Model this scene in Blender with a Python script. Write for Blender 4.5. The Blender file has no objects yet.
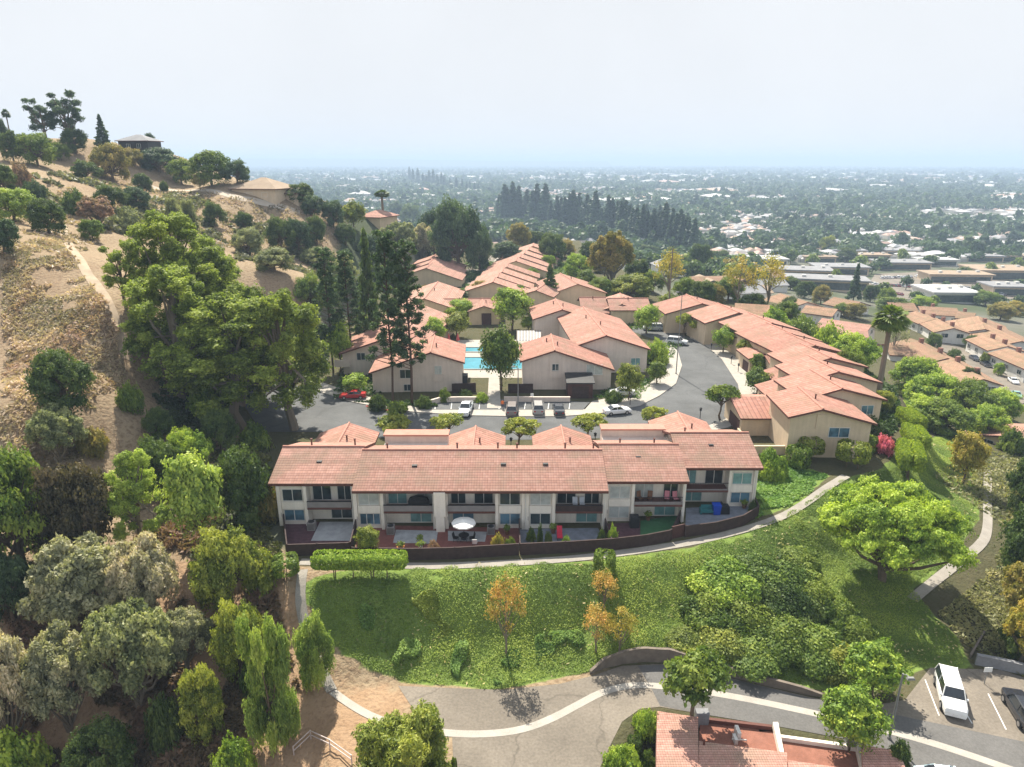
import bpy, math, random
import numpy as np
random.seed(7)
RNG = np.random.default_rng(7)
C = bpy.context.scene.collection
R = math.radians
PITCH, FOC, CAMH = R(18.0), 683.0, 40.0
CP, SP = math.cos(PITCH), math.sin(PITCH)

# ---------------------------------------------------------------- camera geometry helpers
def ray(px, py):
    v = (px - 512) / FOC; w = (383.5 - py) / FOC
    return v, CP + w * SP, -SP + w * CP
def g(px, py, z=0.0):
    a, b, c = ray(px, py); t = (z - CAMH) / c
    return (a * t, b * t)
def depth(x, y, z):
    return y * CP - (z - CAMH) * SP
def pj(x, y, z):
    d = depth(x, y, z); u = y * SP + (z - CAMH) * CP
    return 512 + FOC * x / d, 383.5 - FOC * u / d
def z_for(x, y, py):                    # height over (x,y) that appears at picture row py
    k = (383.5 - py) / FOC
    return CAMH + y * (k * CP - SP) / (CP + k * SP)

# ---------------------------------------------------------------- terrain
def inpoly(X, Y, P):
    P = np.asarray(P, float); ins = np.zeros(np.shape(X), bool); n = len(P)
    for i in range(n):
        x0, y0 = P[i]; x1, y1 = P[(i + 1) % n]
        if y0 == y1: continue
        c = ((y0 > Y) != (y1 > Y)) & (X < (x1 - x0) * (Y - y0) / (y1 - y0) + x0)
        ins ^= c
    return ins
def distpoly(X, Y, P):                  # signed: negative inside
    P = np.asarray(P, float); d = np.full(np.shape(X), 1e9); n = len(P)
    for i in range(n):
        ax, ay = P[i]; bx, by = P[(i + 1) % n]
        L = (bx - ax) ** 2 + (by - ay) ** 2 + 1e-9
        t = np.clip(((X - ax) * (bx - ax) + (Y - ay) * (by - ay)) / L, 0, 1)
        d = np.minimum(d, np.hypot(X - ax - t * (bx - ax), Y - ay - t * (by - ay)))
    return np.where(inpoly(X, Y, P), -d, d)
def sstep(a, b, x):
    t = np.clip((x - a) / (b - a), 0, 1); return t * t * (3 - 2 * t)

PLATEAU = [g(*p) for p in [(286,556),(276,520),(275,470),(240,425),(232,395),(300,350),(330,330),(400,285),(432,262),(520,236),(575,238),
           (660,296),(770,300),(890,392),(905,425),(872,462),(838,474),(800,503),(770,518),(690,545),(600,556),(520,563),(400,568),(300,566)]]
LOW = [g(p[0], p[1], -6) for p in [(345,690),(395,688),(500,688),(585,677),(620,668),(660,664),(720,676),(800,694),(880,712),(925,668),(1000,668),(1120,705),
       (1150,900),(960,842),(903,778),(858,747),(778,732),(698,719),(660,711),(640,714),(622,730),(606,775),(600,900),(330,900),(340,760)]]
_pts = []
for px, py, z in [
    # left hill, nearest first
    (30,350,14),(60,450,6),(0,430,9),(110,400,10),(125,330,16),(60,260,24),(120,190,32),(60,225,27),(0,240,27),(0,170,38),(150,190,31),
    (240,250,17),(330,240,16),(390,280,2),(300,340,1),(250,330,5),(200,300,15),(160,400,6),(200,430,3),(250,440,0),
    (135,150,44),(70,148,46),(0,155,43),(240,180,34),(265,190,31),(300,197,27),(390,222,18),(440,245,7),(250,215,24),(200,190,29.5),
    (340,270,8),(290,290,11),
    (150,470,2),(30,560,0),(100,560,-1),(200,520,0),(230,560,-1),(270,600,-2),(300,600,-2.5),(60,640,-4),(150,640,-4),(100,740,-8),(200,680,-5.5),(0,740,-8),(0,640,-3),(290,700,-6),(250,740,-7),
    # right side
    (985,500,-6),(1000,600,-6.5),(915,600,-5),(960,640,-6),(900,500,-3),(850,560,-4.2),(930,450,-6),(820,620,-5),(860,640,-6),(880,600,-5.2),
    (780,560,-2.6),(720,590,-3.2),(650,600,-3),(560,610,-3.2),(430,610,-2.6),(350,610,-2.6),(330,640,-4),(450,660,-5.4),(560,655,-5.4),(640,640,-4.8),(720,640,-4.6),(740,560,-1.6),
    (1024,430,-13),(960,390,-16),(1010,390,-19),(1024,360,-20),(930,350,-19),(880,330,-18),(900,380,-12),(830,310,-16),(700,290,-16),(760,290,-18),(930,310,-27),(1020,320,-26),
    (850,280,-33),(960,280,-36),(720,270,-28),(780,272,-34),(640,270,-16),(1024,270,-39),(620,240,-32),(540,225,-34),(700,245,-42),(900,250,-43),(480,225,-20),(1024,245,-44)]:
    x, y = g(px, py, z); _pts.append((x, y, z))
_pts += [(-151,247,47),(-184,259,45),(-168,323,46),(-137,295,41),(-230,300,48),(-260,230,50),(-200,200,44),(-130,110,30),(-150,60,24),(-110,60,14),(-80,40,2),(-50,20,-8),
         (-100,420,2),(-180,430,20),(-60,400,-8),(-250,520,0),(-100,600,-38),(-300,800,-44),(-500,600,-20),(-420,300,40),(0,420,-20),(60,520,-40),
         (-45,15,-11),(0,15,-10),(60,15,-10),(120,40,-12),(160,120,-22),(260,200,-30),(400,350,-40),(700,500,-45),(0,800,-45),(300,800,-45),(-700,1200,-45),(700,1200,-45),(0,1300,-45),
         (45,36,-8.5),(25,34,-9)]
_pts = np.array(_pts)
_c2 = 9.0 ** 2
def _phi(dx, dy): return np.sqrt(dx * dx + dy * dy + _c2)
_A = _phi(_pts[:, None, 0] - _pts[None, :, 0], _pts[:, None, 1] - _pts[None, :, 1])
_n = len(_pts)
_M = np.zeros((_n + 1, _n + 1)); _M[:_n, :_n] = _A - np.eye(_n) * 0.35; _M[:_n, _n] = 1; _M[_n, :_n] = 1
_W = np.linalg.solve(_M, np.append(_pts[:, 2], 0))
def vnoise(X, Y, s, seed=0):            # smooth value noise
    X = np.asarray(X, float) / s; Y = np.asarray(Y, float) / s
    i = np.floor(X).astype(np.int64); j = np.floor(Y).astype(np.int64); fx = X - i; fy = Y - j
    def h(a, b):
        v = (a * 374761393 + b * 668265263 + seed * 974711) & 0x7fffffff
        v = ((v ^ (v >> 13)) * 1274126177) & 0x7fffffff
        return ((v ^ (v >> 16)) & 0xffff) / 65535.0
    fx = fx * fx * (3 - 2 * fx); fy = fy * fy * (3 - 2 * fy)
    return (h(i, j) * (1 - fx) + h(i + 1, j) * fx) * (1 - fy) + (h(i, j + 1) * (1 - fx) + h(i + 1, j + 1) * fx) * fy
def height_raw(X, Y):
    X = np.asarray(X, float); Y = np.asarray(Y, float)
    sh = X.shape; x = X.ravel(); y = Y.ravel(); out = np.empty(x.shape)
    for k in range(0, len(x), 20000):
        out[k:k + 20000] = _phi(x[k:k + 20000, None] - _pts[None, :, 0], y[k:k + 20000, None] - _pts[None, :, 1]) @ _W[:_n] + _W[_n]
    h = out.reshape(sh)
    far = sstep(700, 1100, np.hypot(X, Y)); h = h * (1 - far) + -45 * far
    h = np.clip(h, -46, 52)
    near = 1 - sstep(300, 600, np.hypot(X, Y))
    rough = (vnoise(X, Y, 9, 1) - .5) * 1.3 + (vnoise(X, Y, 3.5, 2) - .5) * .45
    h = h + rough * near * (0.25 + 0.75 * sstep(5, -5, X + 25 + 0 * Y))
    d = distpoly(X, Y, PLATEAU); k = sstep(7, .5, d); h = h * (1 - k)
    d = distpoly(X, Y, LOW); k = sstep(2.5, .3, d); h = h * (1 - k) - 6 * k
    return h
def spaced(lo, a, b, hi, step, grow):
    mid = list(np.arange(a, b + step / 2, step)); s, x = step, mid[-1]; up = []
    while x < hi: s *= grow; x += s; up.append(x)
    s, x = step, mid[0]; dn = []
    while x > lo: s *= grow; x -= s; dn.append(x)
    return np.array(dn[::-1] + mid + up)
GX = spaced(-26000, -95, 95, 26000, 1.0, 1.13)
GY = spaced(-300, 22, 125, 26000, 1.0, 1.055)
GH = height_raw(*np.meshgrid(GX, GY))
def hz(x, y):                            # ground height, same surface as the ground mesh
    x = np.asarray(x, float); y = np.asarray(y, float)
    i = np.clip(np.searchsorted(GX, x) - 1, 0, len(GX) - 2); j = np.clip(np.searchsorted(GY, y) - 1, 0, len(GY) - 2)
    fx = np.clip((x - GX[i]) / (GX[i + 1] - GX[i]), 0, 1); fy = np.clip((y - GY[j]) / (GY[j + 1] - GY[j]), 0, 1)
    return (GH[j, i] * (1 - fx) + GH[j, i + 1] * fx) * (1 - fy) + (GH[j + 1, i] * (1 - fx) + GH[j + 1, i + 1] * fx) * fy
def at(px, py):                          # where the line of sight through a picture point meets the ground
    a, b, c = ray(px, py)
    t = np.concatenate([np.linspace(25, 500, 3000), np.geomspace(500, 25000, 3000)])
    f = CAMH + c * t - hz(a * t, b * t)
    k = np.argmax(f < 0) if (f < 0).any() else len(t) - 1
    if k > 0 and f[k] < 0:
        u = f[k - 1] / (f[k - 1] - f[k]); tt = t[k - 1] + u * (t[k] - t[k - 1])
    else: tt = t[k]
    x, y = a * tt, b * tt
    return float(x), float(y), float(hz(x, y))

# ---------------------------------------------------------------- materials
def new_mat(name):
    m = bpy.data.materials.new(name); m.use_nodes = True
    nt = m.node_tree; b = nt.nodes['Principled BSDF']; return m, nt, b
def N(nt, typ, **kw):
    n = nt.nodes.new(typ)
    for k, v in kw.items():
        if k.startswith('i_'): n.inputs[k[2:].replace('_', ' ')].default_value = v
        else: setattr(n, k, v)
    return n
def mixc(nt, fac, a, b, mode='MIX'):
    n = nt.nodes.new('ShaderNodeMix'); n.data_type = 'RGBA'; n.blend_type = mode
    for s, v in ((0, fac), (6, a), (7, b)):
        if hasattr(v, 'is_output'): nt.links.new(v, n.inputs[s])
        elif s == 0: n.inputs[s].default_value = v
        else: n.inputs[s].default_value = (*v, 1) if len(v) == 3 else v
    return n.outputs[2]
def ramp(nt, src, *stops):
    n = nt.nodes.new('ShaderNodeValToRGB'); e = n.color_ramp.elements
    while len(e) < len(stops): e.new(.5)
    for k, (p, c) in enumerate(stops):
        e[k].position = p; e[k].color = (*c, 1) if not isinstance(c, (int, float)) else (c, c, c, 1)
    nt.links.new(src, n.inputs[0]); return n.outputs[0]
def noise(nt, scale, detail=4, coord='Object', rough=.6):
    tc = nt.nodes.new('ShaderNodeTexCoord'); n = N(nt, 'ShaderNodeTexNoise', i_Scale=scale, i_Detail=detail, i_Roughness=rough)
    nt.links.new(tc.outputs[coord], n.inputs['Vector']); return n.outputs['Fac']
def sc(c, k): return tuple(min(1, x * k) for x in c)
def mat(name, col, rough=.8, var=.18, scale=1.2, bump=0., spec=.25, metal=0., fine=0.):
    m, nt, b = new_mat(name)
    f = noise(nt, scale, 6)
    c = ramp(nt, f, (.3, sc(col, 1 - var)), (.7, sc(col, 1 + var)))
    if fine:
        c = mixc(nt, 1, c, ramp(nt, noise(nt, scale * 14, 3), (.3, 1 - fine), (.7, 1.0)), 'MULTIPLY')
    nt.links.new(c, b.inputs['Base Color'])
    b.inputs['Roughness'].default_value = rough; b.inputs['Specular IOR Level'].default_value = spec; b.inputs['Metallic'].default_value = metal
    if bump:
        bn = N(nt, 'ShaderNodeBump', i_Strength=bump, i_Distance=.05)
        nt.links.new(noise(nt, scale * 12, 3), bn.inputs['Height']); nt.links.new(bn.outputs[0], b.inputs['Normal'])
    return m
def streak(m, amt=.2):
    nt = m.node_tree; b = nt.nodes['Principled BSDF']; src = b.inputs['Base Color'].links[0].from_socket; tc = nt.nodes.new('ShaderNodeTexCoord'); mp = nt.nodes.new('ShaderNodeMapping'); mp.inputs['Scale'].default_value = (2.2, 2.2, .16); nt.links.new(tc.outputs['Object'], mp.inputs[0])
    nz = N(nt, 'ShaderNodeTexNoise', i_Scale=1.0, i_Detail=6); nt.links.new(mp.outputs[0], nz.inputs['Vector']); nt.links.new(mixc(nt, 1, src, ramp(nt, nz.outputs['Fac'], (.38, 1 - amt), (.62, 1.04)), 'MULTIPLY'), b.inputs['Base Color']); return m
def crack(m, scale=.16, amt=.55):
    nt = m.node_tree; b = nt.nodes['Principled BSDF']; src = b.inputs['Base Color'].links[0].from_socket
    tc = nt.nodes.new('ShaderNodeTexCoord'); nz = N(nt, 'ShaderNodeTexNoise', i_Scale=.6, i_Detail=5); nt.links.new(tc.outputs['Object'], nz.inputs['Vector'])
    va = N(nt, 'ShaderNodeVectorMath', operation='MULTIPLY_ADD'); nt.links.new(nz.outputs['Color'], va.inputs[0]); va.inputs[1].default_value = (2.2, 2.2, 0); nt.links.new(tc.outputs['Object'], va.inputs[2])
    vo = N(nt, 'ShaderNodeTexVoronoi', feature='DISTANCE_TO_EDGE', i_Scale=scale); nt.links.new(va.outputs[0], vo.inputs['Vector'])
    c = mixc(nt, 1, src, ramp(nt, vo.outputs['Distance'], (.0, 1 - amt), (.014, 1.)), 'MULTIPLY')
    c = mixc(nt, 1, c, ramp(nt, noise(nt, .11, 6), (.35, .8), (.6, 1.06)), 'MULTIPLY'); nt.links.new(c, b.inputs['Base Color']); return m
def leaf_mat(name, transl=.34, rough=.55, hue=.06):
    """leaf colour = object colour, varied leaf by leaf and clump by clump"""
    m, nt, b = new_mat(name)
    oi = nt.nodes.new('ShaderNodeObjectInfo'); at_ = N(nt, 'ShaderNodeAttribute', attribute_name='tint')
    hs = nt.nodes.new('ShaderNodeHueSaturation'); nt.links.new(oi.outputs['Color'], hs.inputs['Color'])
    mr = N(nt, 'ShaderNodeMapRange'); nt.links.new(at_.outputs['Fac'], mr.inputs['Value'])
    mr.inputs['To Min'].default_value = .5; mr.inputs['To Max'].default_value = 1.5; nt.links.new(mr.outputs[0], hs.inputs['Value'])
    mh = N(nt, 'ShaderNodeMapRange'); nt.links.new(at_.outputs['Fac'], mh.inputs['Value'])
    mh.inputs['To Min'].default_value = .5 + hue * .45; mh.inputs['To Max'].default_value = .5 - hue * .45; nt.links.new(mh.outputs[0], hs.inputs['Hue'])
    nt.links.new(hs.outputs[0], b.inputs['Base Color'])
    b.inputs['Roughness'].default_value = rough; b.inputs['Specular IOR Level'].default_value = .25
    t = nt.nodes.new('ShaderNodeBsdfTranslucent'); nt.links.new(mixc(nt, 1, hs.outputs[0], (1.2, 1.25, .7), 'MULTIPLY'), t.inputs['Color'])
    mx = N(nt, 'ShaderNodeMixShader', i_Fac=transl); nt.links.new(b.outputs[0], mx.inputs[1]); nt.links.new(t.outputs[0], mx.inputs[2])
    nt.links.new(mx.outputs[0], nt.nodes['Material Output'].inputs['Surface'])
    return m
def roof_mat(name, col, courses=True, tw=.30, tl=.42):
    """clay tiles from the roof's own UVs (metres along the eave, metres down the slope)"""
    m, nt, b = new_mat(name)
    uv = N(nt, 'ShaderNodeUVMap', uv_map='UVMap'); sx = nt.nodes.new('ShaderNodeSeparateXYZ'); nt.links.new(uv.outputs[0], sx.inputs[0])
    def M(op, a, k=None):
        n = N(nt, 'ShaderNodeMath', operation=op); nt.links.new(a, n.inputs[0])
        if k is not None:
            if hasattr(k, 'is_output'): nt.links.new(k, n.inputs[1])
            else: n.inputs[1].default_value = k
        return n.outputs[0]
    tv = M('DIVIDE', sx.outputs[1], tl); tu = M('DIVIDE', sx.outputs[0], tw)
    fv = M('FRACT', tv); fu = M('FRACT', tu)
    cb = nt.nodes.new('ShaderNodeCombineXYZ'); nt.links.new(M('FLOOR', tu), cb.inputs[0]); nt.links.new(M('FLOOR', tv), cb.inputs[1])
    wn = N(nt, 'ShaderNodeTexWhiteNoise', noise_dimensions='3D'); nt.links.new(cb.outputs[0], wn.inputs['Vector'])
    row = nt.nodes.new('ShaderNodeCombineXYZ'); nt.links.new(M('FLOOR', tv if courses else tu), row.inputs[1])
    wr = N(nt, 'ShaderNodeTexWhiteNoise', noise_dimensions='3D'); nt.links.new(row.outputs[0], wr.inputs['Vector'])
    c = ramp(nt, wn.outputs['Value'], (0, sc(col, .86)), (.5, col), (1, (min(1, col[0] * 1.08), col[1] * 1.14, col[2] * 1.18)))
    c = mixc(nt, 1, c, ramp(nt, wr.outputs['Value'], (0, .84), (1, 1.08)), 'MULTIPLY')
    oi = nt.nodes.new('ShaderNodeObjectInfo'); c = mixc(nt, 1, c, ramp(nt, oi.outputs['Random'], (0, .86), (1, 1.08)), 'MULTIPLY')
    n1 = noise(nt, .3, 7)                                   # weathering: darker, browner patches
    c = mixc(nt, ramp(nt, n1, (.45, 0.), (.64, .75)), c, (col[0] * .66, col[1] * .84, col[2] * .78))
    lo = ramp(nt, fv, (0, .38), (.3, 1.0)) if courses else ramp(nt, fu, (0, .5), (.3, 1.0))  # shadow at each tile course painted into the colour; ribs get a dark line
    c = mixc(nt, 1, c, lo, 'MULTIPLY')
    nt.links.new(c, b.inputs['Base Color']); b.inputs['Roughness'].default_value = .85; b.inputs['Specular IOR Level'].default_value = .15
    bn = N(nt, 'ShaderNodeBump', i_Strength=.9, i_Distance=.06)
    hgt = M('ADD', M('MULTIPLY', M('SINE', M('MULTIPLY', fu, math.pi)), .8), fv)
    nt.links.new(hgt, bn.inputs['Height']); nt.links.new(bn.outputs[0], b.inputs['Normal'])
    return m
def glass_mat(name, col=(.03, .045, .05), rough=.06):
    m, nt, b = new_mat(name)
    f = noise(nt, .6, 2); nt.links.new(ramp(nt, f, (.35, sc(col, .6)), (.65, sc(col, 1.6))), b.inputs['Base Color'])
    b.inputs['Roughness'].default_value = rough; b.inputs['Specular IOR Level'].default_value = .8; return m

# ---------------------------------------------------------------- mesh building
class MB:
    def __init__(s): s.v = []; s.f = []; s.uv = []; s.mi = []
    def face(s, pts, uv=None, mi=0):
        k = len(s.v); s.v += [tuple(p) for p in pts]; s.f.append(tuple(range(k, k + len(pts)))); s.uv.append(uv or [(0, 0)] * len(pts)); s.mi.append(mi); return s
    def box(s, x0, x1, y0, y1, z0, z1, mi=0):
        p = [(x0,y0,z0),(x1,y0,z0),(x1,y1,z0),(x0,y1,z0),(x0,y0,z1),(x1,y0,z1),(x1,y1,z1),(x0,y1,z1)]
        for q in ((3,2,1,0),(4,5,6,7),(0,1,5,4),(1,2,6,5),(2,3,7,6),(3,0,4,7)): s.face([p[i] for i in q], mi=mi)
        return s
    def hexa(s, lo, hi, mi=0):            # two quads of 4 points, bottom and top, both counter-clockwise
        s.face(lo[::-1], mi=mi); s.face(hi, mi=mi)
        for i in range(len(lo)): j = (i + 1) % len(lo); s.face([lo[i], lo[j], hi[j], hi[i]], mi=mi)
        return s
    def prism(s, poly, z0, z1, mi=0):
        return s.hexa([(x, y, z0) for x, y in poly], [(x, y, z1) for x, y in poly], mi)
    def cyl(s, x, y, z0, z1, r, r1=None, n=10, mi=0):
        r1 = r if r1 is None else r1
        a = [2 * math.pi * i / n for i in range(n)]
        return s.hexa([(x + r * math.cos(t), y + r * math.sin(t), z0) for t in a], [(x + r1 * math.cos(t), y + r1 * math.sin(t), z1) for t in a], mi)
    def tube(s, pts, rad, n=6, mi=0):
        pts = [np.array(p, float) for p in pts]; rad = rad if hasattr(rad, '__len__') else [rad] * len(pts); rings = []
        for i, p in enumerate(pts):
            d = pts[min(i + 1, len(pts) - 1)] - pts[max(i - 1, 0)]; d = d / (np.linalg.norm(d) + 1e-9)
            u = np.cross(d, (0, 0, 1)) if abs(d[2]) < .95 else np.cross(d, (1, 0, 0)); u /= np.linalg.norm(u); w = np.cross(d, u)
            rings.append([tuple(p + rad[i] * (math.cos(2 * math.pi * k / n) * u + math.sin(2 * math.pi * k / n) * w)) for k in range(n)])
        for a, b in zip(rings, rings[1:]):
            for k in range(n): s.face([a[k], b[k], b[(k + 1) % n], a[(k + 1) % n]], mi=mi)
        s.face(rings[-1], mi=mi); s.face(rings[0][::-1], mi=mi); return s
    def slab(s, quad, th, mi=0, side=None):
        """a sloped roof slab: quad counter-clockwise seen from above as eave0, eave1, ridge1, ridge0"""
        q = [np.array(p, float) for p in quad]; L = np.linalg.norm(q[1] - q[0]) or 1; e = (q[1] - q[0]) / L
        n = np.cross(q[1] - q[0], q[3] - q[0]); n /= np.linalg.norm(n); dn = np.cross(n, e)
        uv = [(float(np.dot(p - q[0], e)) + q[0][0] % 7, float(np.dot(p - q[0], dn))) for p in q]
        s.face(q, uv, mi); lo = [p - np.array((0, 0, th)) for p in q]; sm = mi if side is None else side
        s.face(lo[::-1], mi=sm)
        for i in range(len(q)): j = (i + 1) % len(q); s.face([lo[i], lo[j], q[j], q[i]], mi=sm)
        return s
    def build(s, name, mats, parent=None, smooth=False):
        me = bpy.data.meshes.new(name); me.from_pydata(s.v, [], s.f)
        for m in (mats if isinstance(mats, (list, tuple)) else [mats]): me.materials.append(m)
        me.polygons.foreach_set('material_index', s.mi)
        uvl = me.uv_layers.new(name='UVMap'); uvl.data.foreach_set('uv', np.array([c for f in s.uv for c in f], np.float32).ravel())
        if smooth: me.polygons.foreach_set('use_smooth', [True] * len(s.f))
        me.update(); o = bpy.data.objects.new(name, me); C.objects.link(o)
        if parent: o.parent = parent
        return o
def tag(o, label=None, cat=None, group=None, kind=None):
    for k, v in (('label', label), ('category', cat), ('group', group), ('kind', kind)):
        if v: o[k] = v
    return o
def thing(name, label, cat, loc=(0, 0, 0), rz=0, group=None):
    o = bpy.data.objects.new(name, None); C.objects.link(o); o.location = loc; o.rotation_euler = (0, 0, rz); o.empty_display_size = .2
    return tag(o, label, cat, group)
KIDS = {}
def kids(o):
    return [c for c in C.objects if c.parent == o]
def clone(root, loc, rz=0, scale=None, label=None, group=None, color=None, tree=None):
    tree = tree or proto_tree(root)
    def cp(node, parent):
        o, ch = node; c = o.copy(); C.objects.link(c); c.parent = parent
        if color and c.type == 'MESH': c.color = (*color, 1)
        for k in ch: cp(k, c)
        return c
    r = cp(tree, None); r.location = loc; r.rotation_euler = (0, 0, rz)
    if scale is not None: r.scale = scale if hasattr(scale, '__len__') else (scale,) * 3
    if label: r['label'] = label
    if group: r['group'] = group
    return r
def proto_tree(o): return (o, [proto_tree(c) for c in o.children])
def np_mesh(name, V, F, mats, tint=None, parent=None, color=None):
    """V (n,3), F (m,k) with k constant"""
    me = bpy.data.meshes.new(name); V = np.asarray(V, np.float32); F = np.asarray(F, np.int32); m, k = F.shape
    me.vertices.add(len(V)); me.vertices.foreach_set('co', V.ravel()); me.loops.add(m * k); me.loops.foreach_set('vertex_index', F.ravel())
    me.polygons.add(m); me.polygons.foreach_set('loop_start', np.arange(0, m * k, k, dtype=np.int32)); me.polygons.foreach_set('loop_total', np.full(m, k, np.int32))
    for mm in (mats if isinstance(mats, (list, tuple)) else [mats]): me.materials.append(mm)
    if tint is not None:
        a = me.attributes.new('tint', 'FLOAT', 'FACE'); a.data.foreach_set('value', np.asarray(tint, np.float32))
    me.update(calc_edges=True); me.validate()
    o = bpy.data.objects.new(name, me); C.objects.link(o)
    if parent: o.parent = parent
    if color: o.color = (*color, 1)
    return o
def drape(name, poly, material, off=.05, step=.6, zfix=None, kind='structure', thick=0):
    """a sheet following the ground inside a polygon of world points (edges cut exactly by triangulated clipping on a fine grid)"""
    import bmesh
    P = [tuple(p) for p in poly]; bm = bmesh.new(); vs = [bm.verts.new((x, y, 0)) for x, y in P]; bm.faces.new(vs); bm.normal_update(); bmesh.ops.triangulate(bm, faces=bm.faces[:])
    xs = [p[0] for p in P]; ys = [p[1] for p in P]
    if zfix is None:
        for ax, lo, hi in ((0, min(xs), max(xs)), (1, min(ys), max(ys))):
            k = lo + step
            while k < hi:
                nrm = (1, 0, 0) if ax == 0 else (0, 1, 0); co = (k, 0, 0) if ax == 0 else (0, k, 0)
                bmesh.ops.bisect_plane(bm, geom=bm.verts[:] + bm.edges[:] + bm.faces[:], plane_co=co, plane_no=nrm); k += step
    bm.normal_update()
    if bm.faces and sum(f.normal.z for f in bm.faces) < 0: bmesh.ops.reverse_faces(bm, faces=bm.faces[:])
    if thick: 
        r = bmesh.ops.extrude_face_region(bm, geom=bm.faces[:])
        top = [v for v in r['geom'] if isinstance(v, bmesh.types.BMVert)]
    V = np.array([v.co[:] for v in bm.verts]); H = hz(V[:, 0], V[:, 1]) if zfix is None else np.full(len(V), zfix)
    tops = set(top) if thick else None
    for v, h in zip(bm.verts, H): v.co.z = h + off + (0 if tops is None or v in tops else -thick)
    me = bpy.data.meshes.new(name); bm.to_mesh(me); bm.free(); me.materials.append(material)
    o = bpy.data.objects.new(name, me); C.objects.link(o); o['kind'] = kind; return o
def ribbon(pts, w):
    """polygon of a strip of width w along a polyline (smoothed)"""
    p = np.array(pts, float)
    for _ in range(2):
        q = [p[0]]
        for a, b in zip(p, p[1:]): q += [a * .75 + b * .25, a * .25 + b * .75]
        q.append(p[-1]); p = np.array(q)
    d = np.gradient(p, axis=0); d /= np.linalg.norm(d, axis=1)[:, None] + 1e-9; n = np.stack([-d[:, 1], d[:, 0]], 1); w = np.asarray(w) / 2
    return [tuple(x) for x in np.vstack([p + n * w, (p - n * w)[::-1]])]
# ================================================================ camera, light, air
S = bpy.context.scene
cam = bpy.data.cameras.new('camera'); co = bpy.data.objects.new('camera', cam); C.objects.link(co)
cam.sensor_width = 36; cam.lens = 36 * FOC / 1024; cam.clip_end = 60000; cam.clip_start = .5
co.location = (0, 0, CAMH); co.rotation_euler = (math.pi / 2 - PITCH, 0, 0); S.camera = co
SUN_EL, SUN_AZ = R(52), R(-14)           # sun ahead of the camera, a little to the left
w = bpy.data.worlds.new('World'); S.world = w; w.use_nodes = True
nt = w.node_tree; bg = nt.nodes['Background']; sky = nt.nodes.new('ShaderNodeTexSky'); sky.sky_type = 'NISHITA'; sky.sun_disc = False
sky.sun_elevation = SUN_EL; sky.sun_rotation = SUN_AZ; sky.air_density = 1.0; sky.dust_density = 1.5; sky.ozone_density = 1.0; sky.altitude = 100
cl = N(nt, 'ShaderNodeMix', data_type='RGBA', blend_type='DARKEN'); cl.inputs[0].default_value = 1; nt.links.new(sky.outputs[0], cl.inputs[6]); cl.inputs[7].default_value = (3.1, 3.18, 3.3, 1)   # thick summer haze evens the sky out
hv = noise(nt, 2.2, 5, 'Generated'); nt.links.new(mixc(nt, 1, mixc(nt, .75, cl.outputs[2], (2.78, 2.86, 2.98)), ramp(nt, hv, (.3, .95), (.7, 1.03)), 'MULTIPLY'), bg.inputs['Color']); bg.inputs['Strength'].default_value = .15
sl = bpy.data.lights.new('sun', 'SUN'); so = bpy.data.objects.new('sun', sl); C.objects.link(so)
sl.energy = 5.0; sl.angle = R(.6); sl.color = (1, .93, .80)
# direction towards the sun: azimuth measured from +y, positive to +x
so.rotation_euler = (math.pi / 2 - SUN_EL, 0, math.pi - SUN_AZ); so.location = (0, 0, 300)
S.view_settings.view_transform = 'Standard'; S.view_settings.look = 'None'; S.view_settings.exposure = 1.08; S.view_settings.gamma = 1
S.cycles.max_bounces = 6; S.cycles.diffuse_bounces = 4; S.cycles.transmission_bounces = 4; S.cycles.transparent_max_bounces = 8; S.cycles.use_denoising = True
S.cycles.use_adaptive_sampling = True; S.cycles.volume_bounces = 0

mv = bpy.data.materials.new('haze'); mv.use_nodes = True; nt = mv.node_tree; nt.nodes.remove(nt.nodes['Principled BSDF'])
pv = N(nt, 'ShaderNodeVolumePrincipled'); pv.inputs['Color'].default_value = (.58, .75, .98, 1); pv.inputs['Density'].default_value = 0.00026; pv.inputs['Anisotropy'].default_value = .0
nt.links.new(pv.outputs[0], nt.nodes['Material Output'].inputs['Volume'])
hb = MB().box(-28000, 28000, -600, 28000, -60, 112).build('haze', mv); tag(hb, kind='stuff')

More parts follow.
